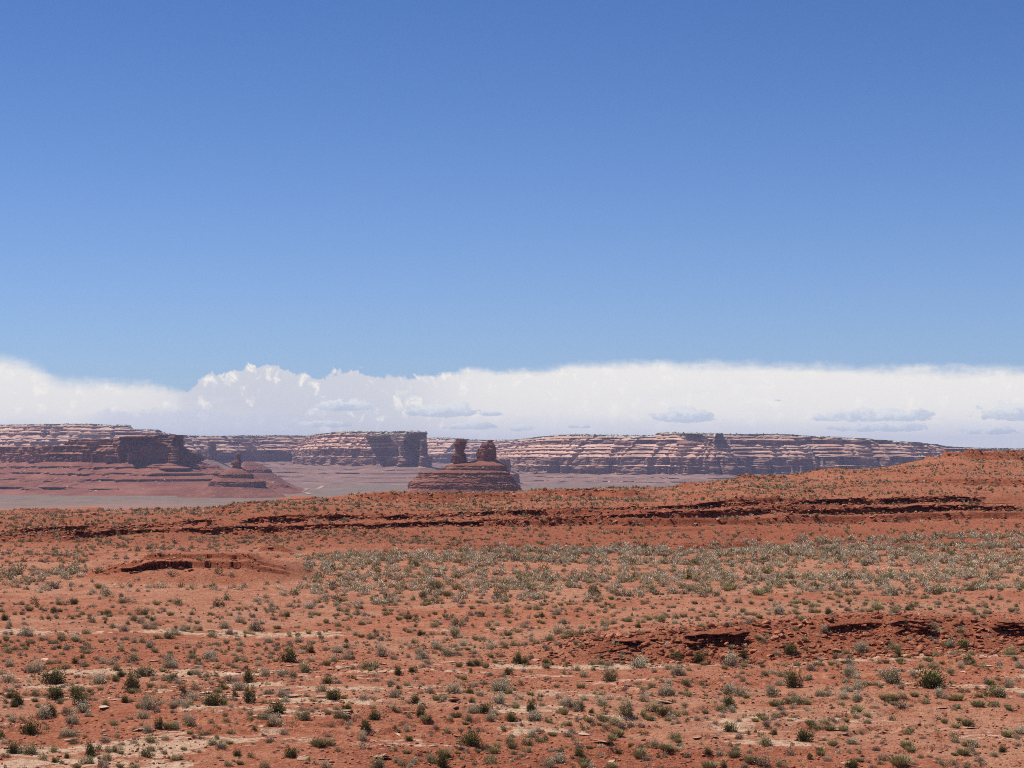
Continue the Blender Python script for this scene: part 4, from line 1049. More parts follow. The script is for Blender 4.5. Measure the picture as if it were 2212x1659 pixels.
(1340, 2684, 3.16, "620 40 110 b;730 90 80 d;830 60 90 o;1010 70 80 g;1385 150 210 g;1620 150 110 d;1720 180 125 g;1650 70 110 g;1790 40 100 b;1960 130 290 g;1110 150 130 g;1000 155 80 b;1310 225 110 g;1560 220 70 b;1640 265 90 d;260 235 150 b;410 235 100 b;680 205 190 b;755 230 70 o;920 275 150 d;840 275 80 b;1030 300 70 o;395 160 50 d;80 365 130 d;215 395 65 d;400 340 80 o;45 460 90 o;155 505 75 b;430 480 170 d;45 520 60 b;650 380 110 o;735 395 100 b;1000 440 120 D;1085 520 115 d;860 450 110 b;650 500 60 b;1980 290 230 g;1660 400 170 g;1810 400 180 d;1930 420 130 o;1590 490 140 o;1560 540 90 y;1440 450 150 y;1350 495 100 o;1860 495 170 g;2115 500 160 d;2180 110 80 b;2065 160 80 o;335 640 170 d;270 740 130 G;720 630 90 o;810 570 70 g;825 630 110 g;1190 580 100 b;1310 650 120 o;1510 640 100 b;1110 685 80 b;850 745 115 d;720 820 65 B;820 905 110 y;1630 805 280 d;1955 660 70 b;2110 780 140 o;1940 830 130 o;1810 850 130 o;1710 885 90 y;1840 890 110 b;1570 900 110 b;1460 905 80 y;1290 940 160 y;1140 1020 190 o;1265 1090 150 D;700 1005 110 g;890 1020 120 g;1000 1005 100 b;490 1090 240 o;760 1050 110 o;850 1085 120 g;1660 1045 110 b;1870 1030 170 o;2000 885 50 b;2060 865 60 b;2165 910 90 o;2160 560 70 y;1970 740 80 b;1410 675 60 y"),
(2010, 2684, 3.16, "60 120 70 d;140 225 120 g;70 230 70 b;370 190 90 o;335 220 60 b;245 170 90 y;620 220 130 b;680 300 190 g;760 320 150 g;860 310 120 o;905 235 130 g;1150 300 190 g;1050 160 80 o;1140 170 90 o;1120 95 75 o;1430 115 110 b;1500 180 80 b;1520 220 50 d;1665 250 140 G;1910 185 240 g;1890 260 90 b;2120 160 90 b;1440 445 230 O;1770 385 200 o;1930 440 160 d;1960 495 90 o;265 380 130 D;390 305 90 o;580 395 90 b;820 375 130 b;890 370 90 d;1000 395 90 d;1155 370 75 d;1250 340 50 d;270 490 200 g;30 500 90 d;130 500 70 b;470 515 110 o;715 490 70 b;700 555 120 o;640 580 60 b;840 475 90 b;980 515 120 y;1110 480 150 o;1200 490 90 o;1290 545 170 o;1190 580 110 o;1110 550 80 y;1640 440 120 o;1740 490 120 y;1400 590 160 b;1520 575 130 b;1620 565 100 b;2070 525 100 b;2050 410 90 g;345 630 140 b;250 700 160 g;205 800 170 o;370 760 150 o;440 740 90 d;520 680 110 y;710 695 140 b;770 640 110 b;890 570 70 y;820 795 120 b;700 830 80 b;205 885 125 o;500 880 110 b;550 870 90 g;615 885 100 d;880 950 170 d;985 840 90 y;1335 690 155 y;1240 800 90 d;1270 870 130 b;1345 905 90 d;1495 815 80 d;1650 825 120 b;1770 830 170 o;2050 730 160 o;1930 865 150 y;2030 870 110 o;1610 970 150 Y;1700 990 140 b;2110 815 80 y;100 970 90 b;50 910 80 b;460 1075 170 g;580 1020 210 g;920 1040 150 y;970 1075 140 b;780 1070 70 y;15 770 90 o"),
(2680, 2684, 3.16, "310 85 80 b;25 155 60 b;570 155 270 g;760 185 240 g;480 165 80 b;1140 85 60 b;1175 180 200 g;1250 50 150 g;1420 80 200 D;1720 185 120 o;1835 180 120 g;2080 125 150 g;2170 100 110 g;2030 240 170 g;2000 300 100 o;2190 245 70 g;325 185 70 o;600 310 180 d;515 370 160 o;650 385 140 g;1450 290 200 o;1450 240 120 b;1585 290 110 y;1170 310 140 y;1250 360 130 b;1190 450 120 o;1270 420 100 b;40 305 80 b;210 395 80 b;310 400 90 y;405 430 60 b;60 415 130 g;210 490 110 b;300 480 100 b;430 530 90 b;745 500 90 b;895 440 75 y;930 500 90 y;625 630 165 d;1070 580 130 b;1200 555 100 b;1165 665 100 d;1130 480 120 b;1620 560 150 y;1790 535 130 o;1900 495 130 b;1710 615 150 o;1865 615 130 y;1410 500 60 b;2040 445 75 d;2060 500 90 y;2015 610 70 b;1055 800 210 o;1555 745 210 d;1785 740 85 b;2120 780 160 g;2160 400 90 y;2180 465 80 b;330 925 115 d;510 950 160 b;670 950 150 y;855 895 90 o;870 1030 160 y;1385 920 150 b;1745 925 110 y;1500 1010 70 y;1830 1000 160 b;1260 1070 150 o;2120 1085 140 d;540 1075 90 d;360 1095 180 y;1000 1065 250 b;770 1080 120 b"),
(3332, 2684, 1.814, "20 75 60 g;80 60 90 g;215 30 45 o;410 60 80 b;340 15 110 d;600 48 200 d;650 110 110 g;705 125 70 g;270 130 70 y;330 150 80 y;405 125 70 o;490 112 60 y;570 112 50 o;800 138 90 y;750 135 50 y;100 150 100 g;570 160 70 o;205 195 70 b;400 205 100 b;465 180 50 b;345 170 60 y;80 220 80 y;145 255 70 o;75 265 60 g;935 60 50 b;865 75 50 b;950 115 65 y;1090 112 160 o;1160 45 70 b;1020 20 70 o;1250 110 50 g;945 185 90 y;1065 172 60 y;1165 208 50 y;1210 208 40 b;775 208 45 b;655 250 35 y;860 320 80 y;785 335 60 y;810 285 50 y;100 375 60 b;437 382 72 o;40 445 80 b;265 450 60 b;430 478 90 y;550 410 50 b;640 475 40 b;905 452 60 y;1230 380 100 g;1150 398 70 y;1230 410 60 b;840 525 100 y;775 530 50 y;905 525 70 b;1055 540 80 o;1115 505 60 d;100 575 65 y;260 565 110 b;395 612 140 y;425 550 50 b;530 548 65 b;595 545 50 b;480 600 70 b;670 595 70 o;770 595 90 b;950 580 80 b;930 618 35 d;975 618 40 d;865 622 50 o;35 622 80 d;190 622 50 b"),
]


def read_tiles():
    out = []
    for x0, y0, k, txt in TILES:
        for tok in txt.split(";"):
            x, y, w, c = tok.split()
            px, py, pw = (x0 + float(x) / k) * 0.5486, (y0 + float(y) / k) * 0.5486, float(w) / k * 0.5486
            out.append((px, py, pw, c))
    return out


# ------------------------------------------------------------------ shrub meshes
def shrub_mesh(kind, seed, n, lobes, leaf, flat=0.7, spiky=0.35):
    """many leaf-sized blades on upward-fanning twigs, grouped in a few uneven clumps; unit width 1, base at z=0"""
    r = np.random.default_rng(seed)
    lp = []
    for i in range(lobes):
        a, d = r.uniform(0, 2 * np.pi), np.sqrt(r.random()) * 0.30
        lp.append((np.cos(a) * d, np.sin(a) * d, r.uniform(0.14, 0.25), r.uniform(0.55, 1.0)))
    lp = np.array(lp)
    pick = r.integers(0, lobes, n)
    d = r.normal(0, 1, (n, 3))
    d[:, 2] = np.abs(d[:, 2]) * 1.05 + 0.02
    d /= np.linalg.norm(d, axis=1, keepdims=True)
    rr = r.random(n) ** 0.45
    c = np.empty((n, 3))
    c[:, 0] = lp[pick, 0] + d[:, 0] * rr * lp[pick, 2] * 1.25
    c[:, 1] = lp[pick, 1] + d[:, 1] * rr * lp[pick, 2] * 1.25
    c[:, 2] = d[:, 2] * rr * lp[pick, 3] * flat * 0.92 + 0.02
    c += r.normal(0, 0.02, (n, 3))
    out_far = rr > 0.9
    c[out_far] *= 1 + r.random((out_far.sum(), 1)) * spiky * 0.45
    c[:, 2] = np.maximum(c[:, 2], 0.015)
    up = c - np.array([0, 0, -0.12])
    up /= np.linalg.norm(up, axis=1, keepdims=True)
    ax = up + r.normal(0, 0.45, (n, 3))
    ax /= np.linalg.norm(ax, axis=1, keepdims=True)
    sd = np.cross(ax, r.normal(0, 1, (n, 3)))
    sd /= np.linalg.norm(sd, axis=1, keepdims=True)
    ln = leaf * r.uniform(0.7, 1.6, n)[:, None]
    wd = leaf * r.uniform(0.22, 0.5, n)[:, None]
    V = np.stack([c - ax * ln, c + sd * wd, c + ax * ln, c - sd * wd], 1)
    k = 0.5 / np.percentile(np.hypot(V[..., 0], V[..., 1]), 95)
    V[..., :2] *= k
    V[..., 2] *= flat / np.percentile(V[..., 2], 97)
    rel = np.clip(c[:, 2] / (flat * 0.75), 0, 1) * 0.5 + rr * 0.35 + r.normal(0, 0.17, n)
    tint = np.repeat(np.clip(rel, 0, 1), 4)
    return V.reshape(-1, 3), np.arange(n * 4).reshape(-1, 4), tint


def grass_mesh(seed, n, flat):
    r = np.random.default_rng(seed)
    a = r.uniform(0, 2 * np.pi, n)
    d = np.sqrt(r.random(n)) * 0.28
    base = np.stack([np.cos(a) * d, np.sin(a) * d, np.zeros(n)], 1)
    lean = np.stack([np.cos(a + r.normal(0, .5, n)), np.sin(a + r.normal(0, .5, n)), np.zeros(n)], 1) * (r.random(n)[:, None] * 0.5 * (0.4 + d[:, None] * 2.2))
    h = flat * r.uniform(0.45, 1.1, n)[:, None]
    tip = base + lean + np.concatenate([np.zeros((n, 2)), h], 1)
    sd = np.cross(tip - base, r.normal(0, 1, (n, 3)))
    sd /= np.linalg.norm(sd, axis=1, keepdims=True)
    w = r.uniform(0.012, 0.026, n)[:, None]
    mid = base * 0.45 + tip * 0.55 + np.array([0, 0, 0.04])
    V = np.stack([base, mid + sd * w, tip, mid - sd * w], 1)
    V[..., :2] *= 0.5 / np.percentile(np.hypot(V[..., 0], V[..., 1]), 94)
    t = np.clip(np.stack([0.0 * a, 0.5 + 0 * a, 0.95 + 0 * a, 0.5 + 0 * a], 1) + r.normal(0, 0.14, (n, 1)), 0, 1)
    return V.reshape(-1, 3), np.arange(n * 4).reshape(-1, 4), t.ravel()


def stem_mesh(seed, flat):
    r = np.random.default_rng(seed)
    Vs, Fs = [], []
    for i in range(9):
        a, tilt = r.uniform(0, 2 * np.pi), r.uniform(0.15, 0.75)
        L = flat * r.uniform(0.6, 0.95)
        p0 = np.array([r.normal(0, .03), r.normal(0, .03), -0.03])
        p2 = p0 + np.array([np.cos(a) * np.sin(tilt), np.sin(a) * np.sin(tilt), np.cos(tilt)]) * L
        p1 = 0.5 * (p0 + p2) + np.array([np.cos(a), np.sin(a), -0.3]) * 0.05
        k0 = len(Vs) * 5
        for p, rad in ((p0, .026), (p1, .016), (p2, .005)):
            th = np.arange(5) * 2 * np.pi / 5
            Vs.append(np.stack([p[0] + rad * np.cos(th), p[1] + rad * np.sin(th), p[2] + 0 * th], 1))
        for s in range(2):
            for j in range(5):
                b = k0 + s * 5
                Fs.append((b + j, b + (j + 1) % 5, b + 5 + (j + 1) % 5, b + 5 + j))
    return np.concatenate(Vs), np.array(Fs)


FLAT = {"g": 0.62, "d": 0.74, "o": 0.60, "b": 0.52, "y": 0.60}
NAMES = {"g": "grey_shrub", "d": "green_bush", "o": "olive_shrub", "b": "dry_shrub", "y": "straw_grass_tuft"}
SHAPES = {}
for ki, kd in enumerate("gdoby"):
    L = []
    for v in range(7):
        if kd == "y":
            g = grass_mesh(900 + v, 420, FLAT[kd])
        else:
            leaf = {"g": 0.028, "d": 0.034, "o": 0.030, "b": 0.029}[kd]
            n = {"g": 1500, "d": 1700, "o": 1350, "b": 900}[kd]
            g = shrub_mesh(kd, 700 + ki * 20 + v, n, 4 + v % 4, leaf, FLAT[kd], 0.4)
        L.append(g)
    SHAPES[kd] = L
STEMS = [stem_mesh(40 + i, 0.6) for i in range(3)]


def data_mesh(name, V, Fc, mats, tint=None, midx=None, smooth=False):
    me = bpy.data.meshes.new(name)
    V = np.ascontiguousarray(V, np.float32)
    Fc = np.ascontiguousarray(Fc, np.int32)
    nf, k = Fc.shape
    me.vertices.add(len(V))
    me.vertices.foreach_set("co", V.ravel())
    me.loops.add(nf * k)
    me.loops.foreach_set("vertex_index", Fc.ravel())
    me.polygons.add(nf)
    me.polygons.foreach_set("loop_start", np.arange(0, nf * k, k, dtype=np.int32))
    if smooth:
        me.polygons.foreach_set("use_smooth", np.ones(nf, bool))
    for m in mats:
        me.materials.append(m)
    if midx is not None:
        me.polygons.foreach_set("material_index", np.ascontiguousarray(midx, np.int32))
    if tint is not None:
        at = me.attributes.new("tint", "FLOAT", "POINT")
        at.data.foreach_set("value", np.ascontiguousarray(tint, np.float32))
    me.update(calc_edges=True)
    return me


ORD = ["leftmost", "second from left", "third from left", "fourth from left", "fifth from left", "sixth from left", "seventh from left", "eighth from left",
       "ninth from left", "tenth from left", "eleventh from left", "twelfth from left"]
LOOKS = {"g": ("silver-grey shrub", "silver-grey shrubs"), "d": ("dark green bush", "dark green bushes"), "o": ("olive-grey shrub", "olive-grey shrubs"),
         "b": ("dry brown-grey shrub", "dry brown-grey shrubs"), "y": ("straw-yellow grass tuft", "straw-yellow tufts")}
GROUPS = {"g": "silver-grey shrubs dotted over the red ground", "d": "dark green bushes along the wash and slabs", "o": "olive-grey shrubs dotted over the red ground",
          "b": "dry brown-grey shrubs dotted over the red ground", "y": "straw-yellow grass tufts on the red ground"}
ROWS = [(1322, "on the upper rise"), (1352, "on the tan flat"), (1398, "beside the red bank"), (1440, "along the pale wash"),
        (1478, "just below the wash"), (1520, "on the slabby flat"), (1565, "on the stony flat"), (1612, "on the red foreground"), (9999, "along the bottom edge")]
COLS = [(250, "left edge"), (500, "left side"), (760, "left of centre"), (1020, "near centre left"), (1290, "near centre right"), (1560, "right of centre"), (1840, "right side"), (9999, "right edge")]


def shrubs():
    lib, stems = {}, []
    for kd, L in SHAPES.items():
        lib[kd] = [data_mesh(NAMES[kd], V, Fc, [MAT_LEAF[kd]], t) for V, Fc, t in L]
    for V, Fc in STEMS:
        stems.append(data_mesh("woody_stems", V, Fc, [MAT_STEM]))
    items = read_tiles()
    one, rest = [], []
    for it in items:
        p = ground_at(it[0], it[1])
        if p is None or p[1] > 175:
            continue
        (one if it[2] >= 13.6 else rest).append((it, p))
    # cells for the wording
    cell = {}
    for k, ((x, y, w, c), p) in enumerate(one):
        r = [i for i, (lim, _) in enumerate(ROWS) if y < lim][0]
        q = [i for i, (lim, _) in enumerate(COLS) if x < lim][0]
        cell.setdefault((c.lower(), r, q), []).append(k)
    label = {}
    for (c, r, q), ks in cell.items():
        ks.sort(key=lambda k: one[k][0][0])
        for i, k in enumerate(ks):
            w = one[k][0][2]
            size = "big" if w > 34 else ("sizeable" if w > 23 else "small")
            tall = " upright" if one[k][0][3].isupper() else ""
            if len(ks) == 1:
                label[k] = f"{size}{tall} {LOOKS[c][0]} {ROWS[r][1]}, {COLS[q][1]}"
            else:
                o = "rightmost" if i == len(ks) - 1 else ORD[i]
                label[k] = f"{size}{tall} {LOOKS[c][0]}, {o} such {ROWS[r][1]}, {COLS[q][1]}"
    rr = random.Random(3)
    for k, ((x, y, w, c), p) in enumerate(one):
        kd, tall = c.lower(), c.isupper()
        W = w / F * p[1] * rr.uniform(1.02, 1.16)
        H = W * (1.45 if tall else rr.uniform(0.78, 1.02))
        if not tall and w > 45:
            H *= 0.80
        H = min(H, 2.1)
        rz = rr.uniform(0, 6.283)
        me = lib[kd][rr.randrange(7)]
        if w > 30 and kd != "y":
            root = empty(NAMES[kd], (p[0], p[1] + 0.15 * W, p[2] - 0.02), rz)
            root.scale = (W, W, H)
            a = bpy.data.objects.new("foliage", me)
            b = bpy.data.objects.new("woody_stems", stems[rr.randrange(3)])
            for ch in (a, b):
                COL.objects.link(ch)
                ch.parent = root
        else:
            root = bpy.data.objects.new(NAMES[kd], me)
            COL.objects.link(root)
            root.location = (p[0], p[1] + 0.15 * W, p[2] - 0.02)
            root.rotation_euler = (0, 0, rz)
            root.scale = (W, W, H)
        tag(root, label[k], {"y": "grass tuft", "d": "bush"}.get(kd, "shrub"), GROUPS[kd])
    return rest


REST = shrubs()


def scrub():
    """all the smaller and farther shrubs: thousands, nobody could count them"""
    kinds = "gdoby"
    low = {}
    for ki, kd in enumerate(kinds):
        for lod, (n, leaf) in enumerate(((300, 0.045), (170, 0.055), (80, 0.085), (36, 0.12))):
            low[kd, lod] = [grass_mesh(60 + v, int(n * 0.8), FLAT[kd]) if (kd == "y" and lod == 0) else shrub_mesh(kd, 300 + ki * 30 + lod * 7 + v, n, 3 + v % 3, leaf, FLAT[kd] * 0.82, 0.1) for v in range(5)]
    P, W, K = [], [], []
    for (x, y, w, c), p in REST:
        P.append((p[0], p[1] + 0.1, p[2]))
        W.append(1.15 * w / F * p[1])
        K.append(kinds.index(c.lower()))
    # --- far field from a density map laid over the place
    n = 90000
    Y = np.sqrt(rng.uniform(144.0 ** 2, 520.0 ** 2, n))
    s = rng.uniform(-0.29, 0.29, n)
    X = s * Y
    Z = ground_z(X, Y)
    px, py = project(np.stack([X, Y, Z], -1))
    area = (520 ** 2 - 144 ** 2) / 2 * 0.58 / n        # square metres per candidate
    clump = sstep(fbm(X / 9.0, Y / 9.0, 3, 201), -0.45, 0.5)
    fine = sstep(fbm(X / 3.0, Y / 3.0, 2, 205), -0.5, 0.4)
    foot = np.interp(px, [-900, 200, 600, 1100, 1500, 1900, 2212, 3100], [1240, 1236, 1205, 1186, 1178, 1160, 1146, 1130])   # foot of the ridge
    flat = sstep(py, foot - 3, foot + 3) * np.interp(py - foot, [0, 15, 60, 95, 125], [0.30, 0.30, 0.30, 0.30, 0.3])
    flat *= np.where(px < 640, np.interp(py, [1215, 1226, 1262, 1275, 1300], [0.1, 1.6, 1.3, 0.22, 0.28]), 1.0)
    ridge = sstep(py, foot + 2, foot - 4) * np.interp(Y, [200, 240, 262, 290, 330, 520], [1.3, 1.15, 0.95, 1.15, 1.15, 0.5])
    dens = (flat * (0.6 + 0.55 * clump) + ridge * (0.4 + 0.9 * clump)) * (0.4 + 0.8 * fine)
    mnd = ((px > 190) & (px < 660) & (py > 1190) & (py < 1268))
    dens = np.where(mnd, dens * 0.10, dens)
    j = np.clip(np.searchsorted(G["s"], s), 0, len(G["s"]) - 1)
    keep = rng.random(n) < dens * area
    big = rng.random(n)
    for i in np.where(keep)[0]:
        onflat = py[i] > foot[i]
        w = (0.34 + 0.72 * big[i] ** 2.0) if onflat else (0.22 + 0.50 * big[i] ** 2.2)
        if onflat and abs(py[i] - foot[i]) < 10 and rng.random() < 0.35:
            w *= 1.6
        P.append((X[i], Y[i], Z[i]))
        W.append(w)
        K.append(rng.choice(5, p=(0.56, 0.07, 0.20, 0.11, 0.06) if onflat else (0.12, 0.16, 0.42, 0.24, 0.06)))
    cell = 1.28
    gx, gy = np.meshgrid(np.arange(-70, 70, cell), np.arange(145, 262, cell))
    gx, gy = (gx + rng.uniform(-0.45, 0.45, gx.shape) * cell).ravel(), (gy + rng.uniform(-0.45, 0.45, gy.shape) * cell).ravel()
    k = np.abs(gx / gy) < 0.29
    gx, gy = gx[k], gy[k]
    gz = ground_z(gx, gy)
    qx, qy = project(np.stack([gx, gy, gz], -1))
    ft = np.interp(qx, [-900, 200, 600, 1100, 1500, 1900, 2212, 3100], [1240, 1236, 1205, 1186, 1178, 1160, 1146, 1130])
    pr = sstep(qy, ft - 3, ft + 3) * np.interp(qy - ft, [0, 15, 60, 95, 125], [0.95, 0.85, 0.70, 0.52, 0.30])
    pr *= np.where(qx + 110 * vnoise(gx / 4.0, gy / 8.0, 217) < 640, np.interp(qy, [1215, 1226, 1262, 1275, 1300], [0.05, 1.2, 1.0, 0.22, 0.25]), 1.0)
    pr *= 0.55 + 0.65 * sstep(fbm(gx / 11.0, gy / 11.0, 3, 211), -0.4, 0.5)
    qj = qx + 60 * vnoise(gx / 3.0, gy / 6.0, 213)
    pr = np.where((qj > 190) & (qj < 640) & (qy > 1190) & (qy < 1268), 0.05, pr)
    for i in np.where(rng.random(len(gx)) < pr)[0]:
        P.append((gx[i], gy[i], gz[i]))
        W.append(0.50 + 0.55 * rng.random() ** 1.6)
        K.append(rng.choice(5, p=(0.64, 0.05, 0.17, 0.09, 0.05)))
    # --- scattered seedlings and dry tufts between the nearer shrubs
    n = 4200
    Y = np.sqrt(rng.uniform(73.0 ** 2, 146.0 ** 2, n))
    X = rng.uniform(-0.26, 0.26, n) * Y
    Z = ground_z(X, Y)
    for i in range(n):
        P.append((X[i], Y[i], Z[i]))
        W.append(0.09 + 0.36 * rng.random() ** 2)
        K.append(rng.choice(5, p=(0.12, 0.06, 0.28, 0.32, 0.22)))
    Vs, Fs, Ts, Ms, k0 = [], [], [], [], 0
    for (x, y, z), w, k in zip(P, W, K):
        kd = kinds[k]
        lod = 0 if y < 160 and w > 0.3 else (1 if y < 245 and w > 0.3 else (2 if y < 260 and w > 0.2 else 3))
        V, Fc, t = low[kd, lod][rng.integers(5)]
        a = rng.uniform(0, 6.283)
        ca, sa = math.cos(a) * w, math.sin(a) * w
        U = np.empty_like(V)
        U[:, 0] = V[:, 0] * ca - V[:, 1] * sa + x
        U[:, 1] = V[:, 0] * sa + V[:, 1] * ca + y
        U[:, 2] = V[:, 2] * w * rng.uniform(0.85, 1.2) + z - 0.015
        Vs.append(U)
        Fs.append(Fc + k0)
        Ts.append(np.clip(t + rng.normal(0, 0.1), 0, 1))
        Ms.append(np.full(len(Fc), k))
        k0 += len(V)
    me = data_mesh("scrub", np.concatenate(Vs), np.concatenate(Fs), [MAT_LEAF[k] for k in kinds], np.concatenate(Ts), np.concatenate(Ms))
    o = bpy.data.objects.new("scrub", me)
    COL.objects.link(o)
    tag(o, "low grey-green desert scrub covering the flat and the ridge", kind="stuff")
    print("scrub plants", len(P))


scrub()


# ------------------------------------------------------------------ rocks
def rock_shape(seed, flat, sub=1):
    r = np.random.default_rng(seed)
    t = (1 + 5 ** 0.5) / 2
    v = np.array([(-1, t, 0), (1, t, 0), (-1, -t, 0), (1, -t, 0), (0, -1, t), (0, 1, t), (0, -1, -t), (0, 1, -t), (t, 0, -1), (t, 0, 1), (-t, 0, -1), (-t, 0, 1)]) / np.hypot(1, t)
    f = np.array([(0, 11, 5), (0, 5, 1), (0, 1, 7), (0, 7, 10), (0, 10, 11), (1, 5, 9), (5, 11, 4), (11, 10, 2), (10, 7, 6), (7, 1, 8), (3, 9, 4), (3, 4, 2), (3, 2, 6), (3, 6, 8), (3, 8, 9), (4, 9, 5), (2, 4, 11), (6, 2, 10), (8, 6, 7), (9, 8, 1)])
    for _ in range(sub):
        mids, nf, vl = {}, [], list(map(tuple, v))
        for a, b, c in f:
            m = []
            for p, q in ((a, b), (b, c), (c, a)):
                key = (min(p, q), max(p, q))
                if key not in mids:
                    w = (np.array(vl[p]) + np.array(vl[q])) / 2
                    mids[key] = len(vl)
                    vl.append(tuple(w / np.linalg.norm(w)))
                m.append(mids[key])
            nf += [(a, m[0], m[2]), (b, m[1], m[0]), (c, m[2], m[1]), (m[0], m[1], m[2])]
        v, f = np.array(vl), np.array(nf)
    # cut by random planes: broken, angular faces
    for _ in range(11):
        nrm = r.normal(0, 1, 3)
        nrm /= np.linalg.norm(nrm)
        d = v @ nrm
        lim = r.uniform(0.28, 0.72)
        v = np.where(d[:, None] > lim, v - (d - lim)[:, None] * nrm, v)
    v = v * np.array([r.uniform(0.8, 1.3), r.uniform(0.7, 1.1), flat])
    return v * 0.5, f


def scatter_rocks(name, pts, size, flats, mat, label, sub=0, seed=0, tint=(0.2, 0.9)):
    r = np.random.default_rng(seed)
    lib = [rock_shape(seed + i, flats[i % len(flats)], sub) for i in range(8)]
    Vs, Fs, Ts, k0 = [], [], [], 0
    for (x, y, z), w in zip(pts, size):
        V, Fc = lib[r.integers(8)]
        a = r.uniform(0, 6.283)
        R = np.array([[math.cos(a), -math.sin(a), 0], [math.sin(a), math.cos(a), 0], [r.normal(0, .12), r.normal(0, .12), 1]])
        Vs.append((V @ R.T) * w + (x, y, z + 0.10 * w))
        Fs.append(Fc + k0)
        Ts.append(np.full(len(V), r.uniform(*tint)))
        k0 += len(V)
    me = data_mesh(name, np.concatenate(Vs), np.concatenate(Fs), [mat], np.concatenate(Ts))
    o = bpy.data.objects.new(name, me)
    COL.objects.link(o)
    tag(o, label, kind="stuff")


def rocks():
    r = np.random.default_rng(77)
    # gravel over the front
    n = 34000
    Y = np.sqrt(r.uniform(72.0 ** 2, 122.0 ** 2, n))
    X = r.uniform(-0.26, 0.26, n) * Y
    d = sstep(fbm(X / 4.0, Y / 4.0, 3, 301), -0.3, 0.5) * 0.6 + 0.15
    d = np.maximum(d, 0.95 * sstep(Y, 86, 80) * sstep(np.abs(X - 2.0), 11, 7))
    d = np.maximum(d, 0.9 * sstep(Y, 110.5, 112.5) * sstep(X, 0, 6))
    k = r.random(n) < d
    X, Y = X[k], Y[k]
    scatter_rocks("gravel", np.stack([X, Y, ground_z(X, Y)], 1), 0.06 + 0.20 * r.random(len(X)) ** 3.2, (0.35, 0.5, 0.6), MAT_ROCK,
                  "small broken red stones strewn over the soil", 0, 21, (0.25, 1.0))
    # rubble on the ledges, the bank and the mound
    pts, sz = [], []
    face = G["face"].copy()
    rows = (GY > 100) & (GY < 480)
    ii, jj = np.where((face > 0.35) & rows)
    pick = r.choice(len(ii), 9000, p=(GY[ii, jj] ** 1.0) / (GY[ii, jj] ** 1.0).sum())
    i, j = ii[pick], jj[pick]
    P = np.stack([GX[i, j], GY[i, j], GZ[i, j]], -1)
    P += np.stack([r.normal(0, .3, len(P)), -np.abs(r.normal(0, 0.9, len(P))) + 0.35, 0 * P[:, 0]], -1)
    gz = ground_z(P[:, 0], P[:, 1])
    P[:, 2] = np.where(r.random(len(P)) < 0.7, gz, P[:, 2])
    w = (0.12 + 0.75 * r.random(len(P)) ** 3.4) * np.clip(P[:, 1] / 230.0, 0.45, 1.25)
    pts.append(P)
    sz.append(w)
    i0 = int(np.searchsorted(GY[:, GX.shape[1] // 2], 113.0))
    n = 2600
    xs_ = r.uniform(1080, 2260, n)
    i = r.integers(0, 100, n)
    jj2 = np.clip(np.searchsorted(G["s"], (xs_ - HX) / F), 0, len(G["s"]) - 1)
    band = np.where((GY[:, jj2] > 110.5) & (GY[:, jj2] < 119.0), GY[:, jj2], np.nan)
    lo_, hi_ = np.nanmin(band, 0), np.nanmax(band, 0)
    yb = lo_ + (hi_ - lo_) * np.clip(r.beta(1.6, 1.4, n), 0, 1)
    Xb = G["s"][jj2] * yb
    pts.append(np.stack([Xb, yb, ground_z(Xb, yb)], 1))
    sz.append((0.09 + 0.62 * r.random(n) ** 3.8) * sstep(xs_, 1000, 1350))
    ii, jj = np.where((face > 0.25) & (GY > 164) & (GY < 176) & (np.abs(GX + 24.0) < 11))
    pick = r.integers(0, len(ii), 200)
    Xm, Ym = GX[ii[pick], jj[pick]] + r.normal(0, 0.3, 200), GY[ii[pick], jj[pick]] + r.normal(0.0, 0.5, 200)
    pts.append(np.stack([Xm, Ym, ground_z(Xm, Ym)], 1))
    sz.append(0.10 + 0.55 * r.random(200) ** 3.0)
    # fallen blocks on the red slope below the left end of the ledges
    n = 420
    X = r.normal(ray(690, 1160)[0] * 240, 4.2, n)
    Y = r.normal(241, 3.5, n)
    pts.append(np.stack([X, Y, ground_z(X, Y)], 1))
    sz.append(0.14 + 0.45 * r.random(n) ** 2.2)
    n = 7000
    Y = r.uniform(118, 240, n)
    X = r.uniform(-0.28, 0.28, n) * Y
    pts.append(np.stack([X, Y, ground_z(X, Y)], 1))
    sz.append(0.05 + 0.22 * r.random(n) ** 3)
    n = 4000
    Y = r.uniform(205, 400, n)
    X = r.uniform(-0.28, 0.28, n) * Y
    pts.append(np.stack([X, Y, ground_z(X, Y)], 1))
    sz.append(0.10 + 0.35 * r.random(n) ** 3)
    scatter_rocks("rubble", np.concatenate(pts), np.concatenate(sz), (0.28, 0.4, 0.6, 0.32), MAT_ROCK,
                  "broken red sandstone rubble below the ledges and the bank", 1, 41, (0.05, 0.95))
    # thin plates of pale stone lying about the slabby flat and the wash
    n = 3000
    Y = r.uniform(78.0, 113.0, n)
    X = r.uniform(-0.25, 0.25, n) * Y
    sl = 0.18 + 0.55 * sstep(X, 4, -8) + 0.8 * np.exp(-((Y - 109) / 2.5) ** 2)
    k = r.random(n) < 0.6 * sl * sstep(fbm(X / 5.0, Y / 2.4, 3, 331), -0.3, 0.4)
    X, Y = X[k], Y[k]
    scatter_rocks("slab_fragments", np.stack([X, Y, ground_z(X, Y) - 0.03], 1), 0.14 + 0.85 * r.random(len(X)) ** 3.0, (0.08, 0.10, 0.15), MAT_DUSTY,
                  "thin broken plates of pale sandstone lying on the soil", 1, 71, (0.1, 0.75))
